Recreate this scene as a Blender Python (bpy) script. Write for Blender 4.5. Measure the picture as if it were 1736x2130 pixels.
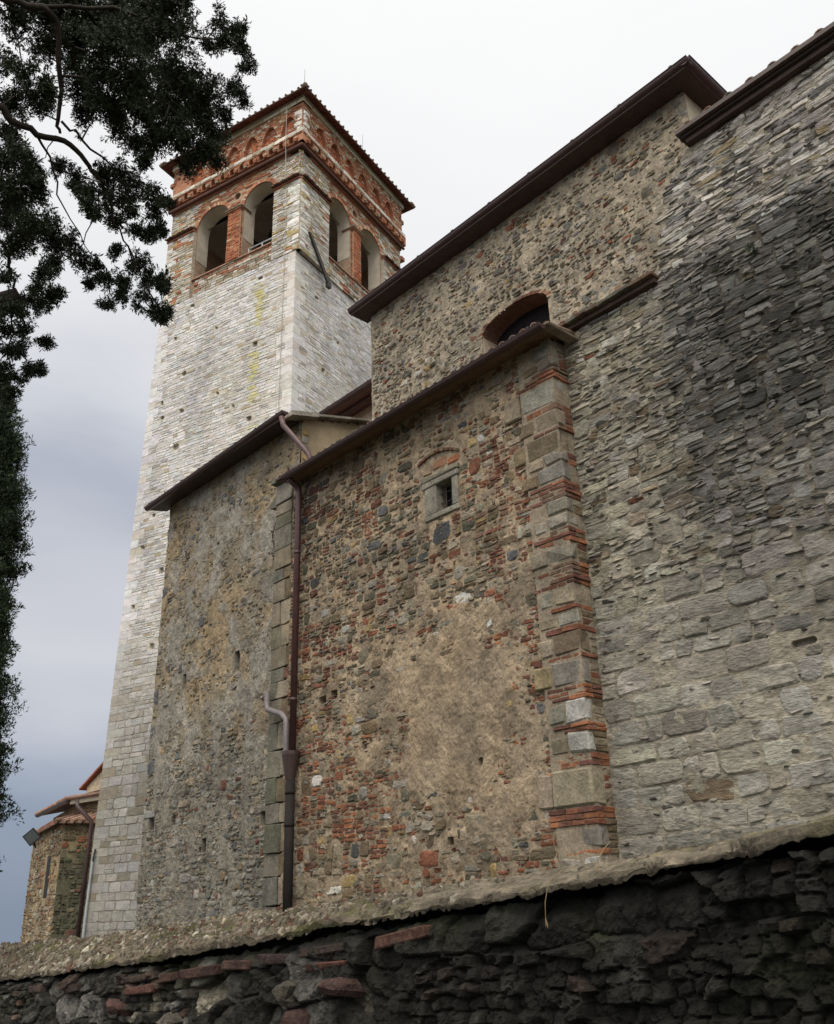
import bpy, math, random
import numpy as np
from mathutils import Vector, Matrix
from mathutils.geometry import tessellate_polygon
R_ = math.radians
S = bpy.context.scene
for o in list(bpy.data.objects): bpy.data.objects.remove(o)
COL = S.collection
EXPO = 0.0
SUN_E = 1.5
# cloud colours by height above the horizon: horizon haze, grey-blue bank, pale break, grey bank, bright overcast
SKY = [(0,(.24,.295,.39)), (.10,(.29,.345,.44)), (.17,(.45,.49,.575)), (.26,(.67,.68,.725)), (.335,(.60,.615,.675)), (.40,(.47,.505,.585)), (.47,(.70,.715,.765)), (.56,(.89,.893,.905)), (.68,(.97,.97,.975)), (.80,(1.03,1.03,1.03)), (1.0,(1.12,1.12,1.12))]
CYZ = [2, 3, 4.5, 6.2, 7.8, 9.0, 9.9, 13.3]
CYR = [.95, 1.12, 1.12, 1.0, .78, .5, .05, .02]
SIDE = (2.95, 2.8, 2.5)  # added brightness and warm tint of the unseen sky behind the camera, lights the facades
CL="-5.08,0.99,7.40,0.18;-5.08,1.18,7.58,0.20;-5.05,1.38,7.66,0.21;-5.11,1.58,7.84,0.22;-4.82,1.66,7.68,0.20;-4.89,1.86,7.90,0.20;-4.06,1.70,6.96,0.14;-4.33,1.91,7.49,0.08;-5.61,1.17,7.49,0.10;-5.14,1.28,7.34,0.16;-5.27,1.50,7.65,0.20;-4.46,1.46,6.87,0.19;-4.66,1.72,7.30,0.20;-4.37,1.80,7.09,0.18;-4.50,2.00,7.47,0.11;-4.37,2.19,7.55,0.09;-3.88,2.08,6.94,0.09;-4.08,2.25,7.10,0.07;-4.20,2.15,7.16,0.07;-4.79,2.32,7.81,0.08;-4.58,2.57,7.60,0.06;-4.88,1.11,6.67,0.12;-5.63,1.23,7.18,0.15;-4.85,1.25,6.63,0.13;-5.15,1.55,7.20,0.18;-4.62,1.57,6.73,0.19;-4.40,1.68,6.64,0.20;-5.04,2.16,7.59,0.22;-4.41,2.03,6.91,0.16;-4.39,2.17,6.88,0.13;-4.91,2.63,7.72,0.11;-4.84,2.68,7.55,0.06;-4.48,2.35,6.87,0.07;-5.94,1.33,7.16,0.14;-5.33,1.34,6.92,0.11;-5.33,1.66,7.12,0.14;-4.80,1.69,6.67,0.18;-5.38,2.12,7.44,0.20;-5.03,2.18,7.24,0.21;-5.16,2.46,7.55,0.20;-5.10,2.57,7.42,0.15;-5.38,1.25,6.40,0.14;-4.98,1.95,6.73,0.12;-4.71,2.00,6.57,0.15;-4.62,2.11,6.57,0.15;-4.50,2.20,6.48,0.14;-4.71,2.40,6.67,0.09;-5.10,2.41,6.91,0.10;-5.02,1.20,6.19,0.11;-5.75,1.48,6.74,0.13;-5.53,1.32,6.30,0.18;-5.43,1.46,6.31,0.12;-5.78,1.70,6.93,0.09;-5.44,1.70,6.59,0.09;-5.27,1.77,6.39,0.13;-5.35,1.89,6.61,0.12;-5.48,2.04,6.89,0.10;-4.74,1.91,6.35,0.07;-5.77,2.26,7.07,0.14;-4.81,2.05,6.16,0.09;-5.48,2.45,6.81,0.06;-5.79,2.13,6.82,0.13;-5.05,1.74,6.00,0.11;-5.80,2.18,6.66,0.08;-5.20,2.23,6.39,0.07;-5.48,2.17,6.57,0.08;-4.97,2.02,5.96,0.06;-4.97,2.12,5.99,0.06;-5.06,2.22,6.14,0.03;-6.28,1.53,6.71,0.19;-5.43,1.47,6.05,0.15;-6.03,1.79,6.47,0.15;-6.33,1.66,6.55,0.15;-6.20,1.99,6.61,0.11;-5.74,1.44,6.01,0.09;-5.70,1.75,5.98,0.08;-5.80,1.94,6.17,0.09;-6.03,2.14,6.38,0.08;-5.48,1.61,5.73,0.07;-5.87,2.24,6.46,0.06;-5.89,2.42,6.47,0.11;-5.98,2.55,6.44,0.11;-5.26,1.95,5.70,0.06;-6.30,2.22,6.40,0.04;-5.29,2.08,5.73,0.05;-5.41,2.42,6.00,0.08;-5.70,2.60,6.18,0.05;-6.29,2.38,6.27,0.06;-5.60,2.21,5.87,0.04;-6.16,2.61,6.33,0.10;-5.75,2.55,5.98,0.09;-5.46,2.52,5.80,0.05;-5.52,2.50,5.75,0.03;-5.67,1.42,5.71,0.05;-5.53,1.60,5.60,0.06;-5.60,1.71,5.63,0.07;-6.16,1.93,6.09,0.05;-6.61,1.96,6.22,0.09;-5.75,1.57,5.51,0.07;-5.63,1.45,5.44,0.08;-6.61,1.87,6.22,0.08;-6.27,1.65,5.65,0.09;-6.07,1.71,5.60,0.07;-5.99,1.63,5.31,0.07;-6.36,1.79,5.62,0.07;-6.53,2.01,5.87,0.05;-6.32,1.70,5.33,0.07;-6.21,1.82,5.37,0.06;-5.76,1.76,5.12,0.03;-6.85,1.92,5.65,0.07;-5.87,1.62,4.94,0.06"
BR="-4.93,0.75,7.20,0.050;-4.88,0.92,7.22,0.050;-4.80,1.13,7.25,0.045;-4.82,1.24,7.21,0.040;-5.03,1.37,6.99,0.035;-5.22,1.46,6.79,0.028;-5.26,1.50,6.73,0.020|-5.35,0.90,6.78,0.060;-5.33,1.10,6.76,0.055;-5.35,1.19,6.71,0.050;-5.34,1.37,6.69,0.045;-5.28,1.54,6.70,0.040;-5.28,1.67,6.65,0.035;-5.32,1.86,6.55,0.028;-5.38,1.97,6.44,0.022;-5.45,2.04,6.33,0.016;-5.48,2.17,6.23,0.011;-5.57,2.36,6.03,0.007|-5.21,1.48,6.79,0.020;-5.22,1.64,6.73,0.018;-5.23,1.88,6.64,0.013;-5.25,1.98,6.57,0.010;-5.25,2.15,6.50,0.007|-5.83,1.27,6.14,0.030;-5.88,1.47,6.02,0.025;-5.95,1.53,5.90,0.020;-5.99,1.61,5.81,0.016;-6.10,1.62,5.64,0.012;-6.24,1.68,5.41,0.008|-4.87,1.39,7.14,0.012;-4.75,1.75,7.14,0.012;-4.71,1.96,7.10,0.010;-4.69,2.11,7.06,0.007|-4.80,1.13,7.25,0.030;-4.58,1.51,7.35,0.024;-4.49,1.89,7.31,0.016;-4.33,2.17,7.33,0.009;-4.26,2.32,7.32,0.005|-5.03,1.37,6.99,0.020;-4.86,1.70,7.05,0.020;-4.78,2.07,7.00,0.013;-4.79,2.36,6.87,0.008|-5.34,1.37,6.69,0.020;-5.43,1.54,6.54,0.014;-5.54,1.69,6.36,0.010;-5.62,1.90,6.18,0.007;-5.64,2.09,6.08,0.005|-5.28,1.48,6.71,0.010;-5.40,1.47,6.59,0.006;-5.49,1.43,6.51,0.004|-4.98,1.10,7.10,0.010;-4.99,1.23,7.06,0.010;-4.98,1.33,7.05,0.010|-5.32,1.86,6.55,0.012;-5.49,1.90,6.35,0.009;-5.70,1.84,6.11,0.006|-5.99,1.61,5.81,0.010;-5.96,1.72,5.81,0.008;-5.90,1.83,5.86,0.005"

# ---------------------------------------------------------------- camera
cd = bpy.data.cameras.new("camera"); cam = bpy.data.objects.new("camera", cd); COL.objects.link(cam)
cd.sensor_fit = 'VERTICAL'; cd.sensor_height = 24.0; cd.lens = 24.0*1915.9/2130
cd.clip_start = .05; cd.clip_end = 9000
RT, UP, FW = ((0.66623, 0.74523, -0.027728), (0.313661, -0.24629, 0.917038), (-0.676575, 0.619656, 0.397835))
cam.matrix_world = Matrix(((RT[0],UP[0],-FW[0],0),(RT[1],UP[1],-FW[1],0),(RT[2],UP[2],-FW[2],1.6),(0,0,0,1)))
S.camera = cam

# ---------------------------------------------------------------- sky, sun, exposure
SUN_EL, SUN_AZ = R_(56), R_(142)      # compass style: direction the light comes from
w = bpy.data.worlds.new("World"); S.world = w; w.use_nodes = True
nt = w.node_tree; nt.nodes.clear(); N = nt.nodes.new; L = nt.links.new
out = N('ShaderNodeOutputWorld'); bg = N('ShaderNodeBackground'); L(bg.outputs[0], out.inputs[0])
sky = N('ShaderNodeTexSky'); sky.sky_type = 'NISHITA'; sky.sun_disc = False
sky.sun_elevation = SUN_EL; sky.sun_rotation = SUN_AZ; sky.air_density = 1; sky.dust_density = 2
skm = N('ShaderNodeVectorMath'); skm.operation = 'SCALE'; skm.inputs['Scale'].default_value = .1; L(sky.outputs[0], skm.inputs[0])
tc = N('ShaderNodeTexCoord'); sp = N('ShaderNodeSeparateXYZ'); L(tc.outputs['Generated'], sp.inputs[0])
mp = N('ShaderNodeMapping'); mp.inputs['Scale'].default_value = (1.3, 1.3, 4.2); L(tc.outputs['Generated'], mp.inputs[0])
nz = N('ShaderNodeTexNoise'); nz.inputs['Scale'].default_value = 1.7; nz.inputs['Detail'].default_value = 7; nz.inputs['Roughness'].default_value = .52
L(mp.outputs[0], nz.inputs['Vector'])
a1 = N('ShaderNodeMath'); a1.operation = 'MULTIPLY_ADD'; L(nz.outputs[0], a1.inputs[0]); a1.inputs[1].default_value = .24; L(sp.outputs['Z'], a1.inputs[2])
a2 = N('ShaderNodeMath'); a2.operation = 'SUBTRACT'; L(a1.outputs[0], a2.inputs[0]); a2.inputs[1].default_value = .12
rp = N('ShaderNodeValToRGB'); L(a2.outputs[0], rp.inputs[0])
el = rp.color_ramp.elements
el[0].position = 0; el[0].color = SKY[0][1]+(1,)
el[1].position = SKY[1][0]; el[1].color = SKY[1][1]+(1,)
for p, c in SKY[2:]:
    e = el.new(p); e.color = c+(1,)
sd_ = N('ShaderNodeMapRange'); dt_ = N('ShaderNodeVectorMath'); dt_.operation = 'DOT_PRODUCT'; L(tc.outputs['Generated'], dt_.inputs[0]); dt_.inputs[1].default_value = (-.55, .83, 0); L(dt_.outputs['Value'], sd_.inputs[0]); sd_.inputs[1].default_value = .15; sd_.inputs[2].default_value = -.5; sd_.inputs[3].default_value = 0; sd_.inputs[4].default_value = 1
sm_ = N('ShaderNodeMix'); sm_.data_type = 'RGBA'; L(sd_.outputs[0], sm_.inputs['Factor']); sm_.inputs['A'].default_value = (1,1,1,1); sm_.inputs['B'].default_value = SIDE+(1,)
sv_ = N('ShaderNodeVectorMath'); sv_.operation = 'MULTIPLY'; L(rp.outputs[0], sv_.inputs[0]); L(sm_.outputs['Result'], sv_.inputs[1])
mx = N('ShaderNodeMix'); mx.data_type = 'RGBA'; mx.inputs['Factor'].default_value = .93
L(skm.outputs[0], mx.inputs['A']); L(sv_.outputs[0], mx.inputs['B']); L(mx.outputs['Result'], bg.inputs[0])
bg.inputs[1].default_value = 1.0
sd = bpy.data.lights.new("sun", 'SUN'); sd.energy = SUN_E; sd.angle = R_(28); sd.color = (1, .965, .91)
so = bpy.data.objects.new("sun", sd); COL.objects.link(so)
_d = Vector((math.sin(SUN_AZ)*math.cos(SUN_EL), math.cos(SUN_AZ)*math.cos(SUN_EL), math.sin(SUN_EL)))
so.rotation_euler = _d.to_track_quat('Z', 'Y').to_euler(); so.location = _d*60
S.view_settings.view_transform = 'Standard'; S.view_settings.look = 'None'; S.view_settings.gamma = 1
S.view_settings.exposure = EXPO
S.cycles.max_bounces = 6; S.cycles.diffuse_bounces = 3

# ---------------------------------------------------------------- helpers
class MB:
    """collects pieces of geometry and links them as ONE mesh object"""
    def __init__(s): s.v = []; s.c = []; s.f = {3: [], 4: []}; s.n = 0
    def add(s, V, C, quads=None, tris=None):
        V = np.asarray(V, float).reshape(-1, 3); C = np.asarray(C, float)
        if C.ndim == 1: C = np.tile(C[:3], (len(V), 1))
        s.v.append(V); s.c.append(C)
        if quads is not None and len(quads): s.f[4].append(np.asarray(quads, int).reshape(-1, 4)+s.n)
        if tris is not None and len(tris): s.f[3].append(np.asarray(tris, int).reshape(-1, 3)+s.n)
        s.n += len(V)
    def box(s, x0, x1, y0, y1, z0, z1, col, M=None):
        V = np.array([(x, y, z) for x in (x0, x1) for y in (y0, y1) for z in (z0, z1)], float)
        if M is not None: V = np.array([M(*p) for p in V])
        s.add(V, col, [(0,1,3,2),(4,6,7,5),(0,4,5,1),(2,3,7,6),(0,2,6,4),(1,5,7,3)])
    def hexa(s, P8, col):
        s.add(P8, col, [(0,1,3,2),(4,6,7,5),(0,4,5,1),(2,3,7,6),(0,2,6,4),(1,5,7,3)])
    def cbox(s, x0, x1, y0, y1, z0, z1, c, col, rng=None, jit=0., M=None):
        """chamfered box with jittered corners (a rough block)"""
        lo = np.array((x0, y0, z0), float); hi = np.array((x1, y1, z1), float)
        V = []; idx = {}
        for i in range(8):
            b = [(i >> k) & 1 for k in range(3)]
            P = np.array([hi[k] if b[k] else lo[k] for k in range(3)])
            if rng is not None: P = P + (rng.random(3)-.5)*2*jit
            for a in range(3):
                Q = P.copy()
                for k in range(3):
                    if k != a: Q[k] += -c if b[k] else c
                idx[(tuple(b), a)] = len(V); V.append(Q)
        q = []; t = []
        for a in range(3):
            k1, k2 = [(1,2),(2,0),(0,1)][a]
            for sgn in (0, 1):
                ring = []
                for (p, r) in ((0,0),(1,0),(1,1),(0,1)):
                    b = [0,0,0]; b[a] = sgn; b[k1] = p; b[k2] = r; ring.append(idx[(tuple(b), a)])
                q.append(ring if sgn else ring[::-1])
            for p in (0, 1):
                for r in (0, 1):
                    b0 = [0,0,0]; b0[k1] = p; b0[k2] = r; b1 = list(b0); b1[a] = 1
                    q.append([idx[(tuple(b0), k1)], idx[(tuple(b1), k1)], idx[(tuple(b1), k2)], idx[(tuple(b0), k2)]])
        for i in range(8):
            b = tuple((i >> k) & 1 for k in range(3)); t.append([idx[(b, 0)], idx[(b, 1)], idx[(b, 2)]])
        V = np.array(V)
        if M is not None: V = np.array([M(*p) for p in V])
        s.add(V, col, q, t)
    def tube(s, pts, rad, col, n=10, cap=True):
        pts = [np.array(p, float) for p in pts]; k = len(pts)
        if not hasattr(rad, '__len__'): rad = [rad]*k
        V = []; ref = None
        for i, p in enumerate(pts):
            d = pts[min(i+1, k-1)]-pts[max(i-1, 0)]; d = d/(np.linalg.norm(d)+1e-9)
            if ref is None: ref = np.array((0,0,1.)) if abs(d[2]) < .9 else np.array((1.,0,0))
            a = np.cross(d, ref); a /= np.linalg.norm(a)+1e-9; b = np.cross(a, d); ref = b
            for j in range(n):
                t = 2*math.pi*j/n; V.append(p+(a*math.cos(t)+b*math.sin(t))*rad[i])
        q = [(i*n+j, i*n+(j+1) % n, (i+1)*n+(j+1) % n, (i+1)*n+j) for i in range(k-1) for j in range(n)]
        t = []
        if cap:
            V.append(pts[0]); V.append(pts[-1]); a = k*n
            t = [(a, (j+1) % n, j) for j in range(n)]+[(a+1, (k-1)*n+j, (k-1)*n+(j+1) % n) for j in range(n)]
        s.add(V, col, q, t)
    def build(s, name, mat, parent=None, smooth=False):
        me = bpy.data.meshes.new(name)
        V = np.concatenate(s.v); C = np.concatenate(s.c)
        me.vertices.add(len(V)); me.vertices.foreach_set('co', V.astype('f4').ravel())
        F = [np.concatenate(s.f[k]) for k in (3, 4) if s.f[k]]
        loops = np.concatenate([f.ravel() for f in F]); tot = np.concatenate([np.full(len(f), f.shape[1]) for f in F])
        me.loops.add(len(loops)); me.loops.foreach_set('vertex_index', loops.astype('i4'))
        me.polygons.add(len(tot)); st = np.concatenate([[0], np.cumsum(tot)[:-1]])
        me.polygons.foreach_set('loop_start', st.astype('i4')); me.polygons.foreach_set('loop_total', tot.astype('i4'))
        me.update(calc_edges=True); me.validate()
        at = me.attributes.new('Col', 'FLOAT_COLOR', 'POINT')
        at.data.foreach_set('color', np.concatenate([C, np.ones((len(C), 1))], 1).astype('f4').ravel())
        me.polygons.foreach_set('use_smooth', np.full(len(tot), bool(smooth)))
        me.materials.append(mat)
        o = bpy.data.objects.new(name, me); COL.objects.link(o)
        if parent is not None:
            o.parent = parent; o.matrix_parent_inverse = Matrix.Translation(parent.location).inverted()
        return o

def thing(name, label, cat, loc=(0,0,0), group=None):
    o = bpy.data.objects.new(name, None); COL.objects.link(o); o.location = loc; o.empty_display_size = .3
    o['label'] = label; o['category'] = cat
    if group: o['group'] = group
    bpy.context.view_layer.update()
    return o
def tag(o, label, cat, group=None):
    o['label'] = label; o['category'] = cat
    if group: o['group'] = group
    return o

def hsh(ix, iy, s):
    v = np.sin(ix*127.1+iy*311.7+s*74.7)*43758.5453
    return v-np.floor(v)
def vn(x, y, s=0):
    x = np.asarray(x, float); y = np.asarray(y, float)
    ix = np.floor(x); iy = np.floor(y); fx = x-ix; fy = y-iy
    fx = fx*fx*(3-2*fx); fy = fy*fy*(3-2*fy)
    a = hsh(ix, iy, s); b = hsh(ix+1, iy, s); c = hsh(ix, iy+1, s); d = hsh(ix+1, iy+1, s)
    return a+(b-a)*fx+(c-a)*fy+(a-b-c+d)*fx*fy
def fbm(x, y, s=0, o=4):
    r = 0; a = .5; t = 0
    for k in range(o):
        r = r+a*vn(np.asarray(x)*2**k, np.asarray(y)*2**k, s+k*13); t += a; a *= .5
    return r/t

# ---------------------------------------------------------------- materials
def masonry_mat(name, bump=.5, scale=30, var=.35, stain=.3, rough=.92, dist=.02, aniso=1.0):
    m = bpy.data.materials.new(name); m.use_nodes = True; t = m.node_tree; t.nodes.clear(); N = t.nodes.new; L = t.links.new
    o = N('ShaderNodeOutputMaterial'); p = N('ShaderNodeBsdfPrincipled'); L(p.outputs[0], o.inputs[0])
    p.inputs['Roughness'].default_value = rough; p.inputs['Specular IOR Level'].default_value = .25
    at = N('ShaderNodeAttribute'); at.attribute_name = 'Col'
    tc = N('ShaderNodeTexCoord')
    n1 = N('ShaderNodeTexNoise'); n1.inputs['Scale'].default_value = scale; n1.inputs['Detail'].default_value = 8; n1.inputs['Roughness'].default_value = .68
    n2 = N('ShaderNodeTexNoise'); n2.inputs['Scale'].default_value = 1.1; n2.inputs['Detail'].default_value = 6; n2.inputs['Roughness'].default_value = .6
    n3 = N('ShaderNodeTexNoise'); n3.inputs['Scale'].default_value = scale*.23; n3.inputs['Detail'].default_value = 4
    mpg = N('ShaderNodeMapping'); mpg.inputs['Scale'].default_value = (1, 1, aniso); L(tc.outputs['Object'], mpg.inputs[0])
    L(tc.outputs['Object'], n2.inputs['Vector'])
    for n in (n1, n3): L(mpg.outputs[0], n.inputs['Vector'])
    def mr(n, a, b, lo=.3, hi=.7):
        r = N('ShaderNodeMapRange'); L(n.outputs[0], r.inputs[0]); r.inputs[1].default_value = lo; r.inputs[2].default_value = hi
        r.inputs[3].default_value = a; r.inputs[4].default_value = b; return r
    a = mr(n1, 1-var, 1+var*.8); b = mr(n2, 1-stain, 1+stain*.6); c = mr(n3, 1-var*.6, 1+var*.5)
    m1 = N('ShaderNodeMath'); m1.operation = 'MULTIPLY'; L(a.outputs[0], m1.inputs[0]); L(b.outputs[0], m1.inputs[1])
    m2 = N('ShaderNodeMath'); m2.operation = 'MULTIPLY'; L(m1.outputs[0], m2.inputs[0]); L(c.outputs[0], m2.inputs[1])
    v = N('ShaderNodeVectorMath'); v.operation = 'SCALE'; L(at.outputs['Color'], v.inputs[0]); L(m2.outputs[0], v.inputs['Scale'])
    L(v.outputs[0], p.inputs['Base Color'])
    ad = N('ShaderNodeMath'); ad.operation = 'ADD'; L(n1.outputs[0], ad.inputs[0]); L(n3.outputs[0], ad.inputs[1])
    bp = N('ShaderNodeBump'); bp.inputs['Strength'].default_value = bump; bp.inputs['Distance'].default_value = dist
    L(ad.outputs[0], bp.inputs['Height']); L(bp.outputs[0], p.inputs['Normal'])
    return m
def plain_mat(name, rough=.5, bump=.1, scale=20, var=.2, metal=0, spec=.4):
    m = masonry_mat(name, bump, scale, var, .15, rough, .005)
    p = [n for n in m.node_tree.nodes if n.type == 'BSDF_PRINCIPLED'][0]
    p.inputs['Metallic'].default_value = metal; p.inputs['Specular IOR Level'].default_value = spec
    return m
M_STONE = masonry_mat('rubble_stone', .75, 26, .42, .3)
M_SLATY = masonry_mat('layered_limestone', 1.0, 16, .45, .25, .9, .03, 2.6)
M_TOWER = masonry_mat('white_limestone', .6, 18, .26, .14, .9, .02, 2.0)
M_BRICK = masonry_mat('brick_masonry', .6, 22, .3, .22)
M_DARK = masonry_mat('shaded_wet_stone', 1.0, 42, .6, .45, .8, .03)  # for the street wall, whose colours also carry painted shade
M_CAP = masonry_mat('lime_mortar', .8, 38, .45, .35, .95, .02)
M_PAINT = plain_mat('brown_painted_metal', .42, .12, 14, .25)
M_IRON = plain_mat('dark_iron', .55, .3, 40, .4)
M_PIPE = plain_mat('cast_iron', .75, .1, 30, .3, spec=.15)
M_WOOD = plain_mat('dark_timber', .7, .5, 30, .4)
M_TILE = masonry_mat('terracotta_tile', .5, 30, .35, .3)
M_PLASTER = masonry_mat('cream_plaster', .25, 14, .15, .2, .9, .01)
M_BARK = masonry_mat('bark', .9, 30, .4, .2)

PLUM = (.055, .028, .027)

# ---------------------------------------------------------------- stonework
def cuts(u0, u1, z0, z1, tw, th, rng, out, asp=1.6):
    """split a rectangle of wall again and again until the pieces are stone sized"""
    w_ = u1-u0; h_ = z1-z0
    if w_ <= tw*rng.uniform(.45, 1.9) and h_ <= th*rng.uniform(.5, 1.8):
        out.append((u0, u1, z0, z1)); return
    if (w_/tw) > (h_/th)*rng.uniform(.75, 1.3):
        c = u0+w_*rng.uniform(.34, .66); cuts(u0, c, z0, z1, tw, th, rng, out); cuts(c, u1, z0, z1, tw, th, rng, out)
    else:
        c = z0+h_*rng.uniform(.34, .66); cuts(u0, u1, z0, c, tw, th, rng, out); cuts(u0, u1, c, z1, tw, th, rng, out)
def rubble(u0, u1, z0, z1, size, rng):
    """rows of random pieces; size(u,z)->(w,h)"""
    out = []; z = z0
    while z < z1-.03:
        H = size((u0+u1)/2, z)[1]*rng.uniform(1.6, 2.6); H = min(H, z1-z)
        if z1-z-H < .08: H = z1-z
        u = u0
        while u < u1-.02:
            tw, th = size(u, z+H/2); k_ = rng.uniform(.6, 1.35); tw *= k_; th *= k_; W = tw*rng.uniform(1.6, 3.2)
            if u1-u-W < tw*.6: W = u1-u
            cuts(u, u+W, z, z+H, tw, th, rng, out); u += W
        z += H
    return out
def courses(u0, u1, z0, z1, size, rng, quoin=0):
    out = []; z = z0; k = 0
    while z < z1-.02:
        w0, h0 = size((u0+u1)/2, z); H = h0*rng.uniform(.75, 1.3)
        if z1-z-H < h0*.5: H = z1-z
        u = u0
        while u < u1-.01:
            W = w0*rng.uniform(.45, 1.7)
            if u1-u-W < w0*.4: W = u1-u
            if H > h0*1.1 and rng.random() < .25 and W < w0*1.2:
                c = z+H*rng.uniform(.4, .6); out.append((u, u+W, z, c)); out.append((u, u+W, c, z+H))
            else: out.append((u, u+W, z, z+H))
            u += W
        z += H; k += 1
    return out
def lay(mb, cells, cols, hs, P, rs, gap=.012, rnd=.35, jit=.1, bev=.3, warp=.03, wf=1.2, tilt=.3, seed=1, gaps=None, shear=1., hn=.18):
    """turn rectangular cells into separate bulging stones standing out of the wall plane"""
    c = np.array(cells, float); n = len(c)
    if n == 0: return
    cols = np.array(cols, float); hs = np.array(hs, float)
    g = (np.full(n, gap) if gaps is None else np.array(gaps))*rs.uniform(.6, 1.4, n)
    u0 = c[:,0]+g/2; u1 = c[:,1]-g/2; z0 = c[:,2]+g/2; z1 = c[:,3]-g/2
    W = np.maximum(u1-u0, .008); H = np.maximum(z1-z0, .008); uc = (u0+u1)/2; zc = (z0+z1)/2; mn = np.minimum(W, H)
    ch = lambda: rnd*mn*rs.uniform(.25, 1., n)
    cr = [ch() for _ in range(4)]; ck = [ch()*.8 for _ in range(4)]
    X = []; Z = []
    for (sx, sz, i) in ((-1,-1,0),(1,-1,1),(1,1,2),(-1,1,3)):
        ex = uc+sx*W/2; ez = zc+sz*H/2
        a = (ex-sx*cr[i], ez); b = (ex, ez-sz*ck[i])
        order = (b, a) if i in (0, 2) else (a, b)
        for q in order: X.append(q[0]); Z.append(q[1])
        # side midpoint
        nx, nz_ = [(0,-1),(1,0),(0,1),(-1,0)][i]
        X.append(uc+nx*W/2); Z.append(zc+nz_*H/2)
    X = np.array(X).T; Z = np.array(Z).T; K = 12
    j = 1-rs.random((n, K))*jit
    X = uc[:,None]+(X-uc[:,None])*j; Z = zc[:,None]+(Z-zc[:,None])*j
    sh_ = rs.uniform(-.09, .09, n)[:,None]; Z = Z+sh_*(X-uc[:,None])*np.minimum(1, H/W)[:,None]*shear; X = X+rs.uniform(-.12,.12,n)[:,None]*(Z-zc[:,None])*shear
    s = 1-np.clip(bev*mn[:,None]*rs.uniform(.5, 1.2, (n,1))/np.stack([W, H], 1)*1.1, 0, .6)
    XC = uc[:,None]+(X-uc[:,None])*s[:,:1]; ZC = zc[:,None]+(Z-zc[:,None])*s[:,1:]
    tx = rs.uniform(-tilt, tilt, n)[:,None]; tz = rs.uniform(-tilt, tilt, n)[:,None]
    hh = hs[:,None]
    hC = hh*(1+tx*(XC-uc[:,None])/W[:,None]*2+tz*(ZC-zc[:,None])/H[:,None]*2+rs.uniform(-hn, hn, (n, K)))
    hB = np.minimum(hh*.8, hC*.92)*rs.uniform(.8, 1.05, (n, K)); hA = np.full((n, K), -.04)
    U = np.concatenate([uc[:,None]+(X-uc[:,None])*1.03, X, XC, (uc+rs.uniform(-.15,.15,n)*W)[:,None]], 1); ZZ = np.concatenate([Z, Z, ZC, (zc+rs.uniform(-.15,.15,n)*H)[:,None]], 1)
    HH = np.concatenate([hA, hB, hC, hh*(1+rs.uniform(-.1, .25, (n,1))*hn/.18)], 1)
    du = (fbm(U*wf, ZZ*wf, seed, 3)-.5)*2*warp; dz = (fbm(U*wf, ZZ*wf, seed+50, 3)-.5)*2*warp
    V = P((U+du).ravel(), (ZZ+dz).ravel(), HH.ravel())
    k = 3*K+1; base = (np.arange(n)*k)[:,None]
    q = []
    for r in (0, 1):
        for i in range(K): q.append([r*K+i, r*K+(i+1) % K, (r+1)*K+(i+1) % K, (r+1)*K+i])
    t = [[2*K+i, 2*K+(i+1) % K, 3*K] for i in range(K)]
    Q = (base[:,:,None]+np.array(q)[None]).reshape(-1, 4); T = (base[:,:,None]+np.array(t)[None]).reshape(-1, 3)
    mb.add(V, np.repeat(cols, k, 0), Q, T)
def shards(mb, n, u0, u1, z0, z1, colf, P, rs, hb=(.018,.045), ws=(.06,.3), asp=(.14,.4), skip=None):
    """loose angular flakes, pinnings and slips of stone between the larger blocks"""
    u = rs.uniform(u0, u1, n); z = rs.uniform(z0, z1, n); W = rs.uniform(ws[0], ws[1], n)*rs.uniform(.5, 1, n); H = W*rs.uniform(asp[0], asp[1], n)
    keep = np.array([not (skip and skip(a, b)) for a, b in zip(u, z)]); u, z, W, H = u[keep], z[keep], W[keep], H[keep]; n = len(u)
    K = 7; t = (np.arange(K)+rs.uniform(-.3, .3, (n, K)))*2*math.pi/K; r = rs.uniform(.7, 1.1, (n, K)); th = rs.uniform(-.28, .28, n)[:,None]
    X = np.sign(np.cos(t))*np.abs(np.cos(t))**.6*r*W[:,None]/2; Z = np.sign(np.sin(t))*np.abs(np.sin(t))**.6*r*H[:,None]/2
    X, Z = X*np.cos(th)-Z*np.sin(th), X*np.sin(th)+Z*np.cos(th); h = rs.uniform(hb[0], hb[1], (n, 1)); sl = rs.uniform(-.5, .5, (n, 1))
    U = np.concatenate([u[:,None]+X*1.05, u[:,None]+X*.9, u[:,None]], 1); ZZ_ = np.concatenate([z[:,None]+Z*1.05, z[:,None]+Z*.85, z[:,None]], 1)
    HH = np.concatenate([np.full((n, K), -.02), h*(1+sl*Z/H[:,None]*2+rs.uniform(-.2,.2,(n,K))), h*1.1], 1)
    C = np.array([colf(x, y) for x, y in zip(u, z)]); V = P(U.ravel(), ZZ_.ravel(), HH.ravel()); base = np.arange(n)[:,None,None]*(2*K+1)
    q = np.array([[i, (i+1) % K, K+(i+1) % K, K+i] for i in range(K)]); tr_ = np.array([[K+i, K+(i+1) % K, 2*K] for i in range(K)])
    mb.add(V, np.repeat(C, 2*K+1, 0), (base+q[None]).reshape(-1, 4), (base+tr_[None]).reshape(-1, 3))
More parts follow.
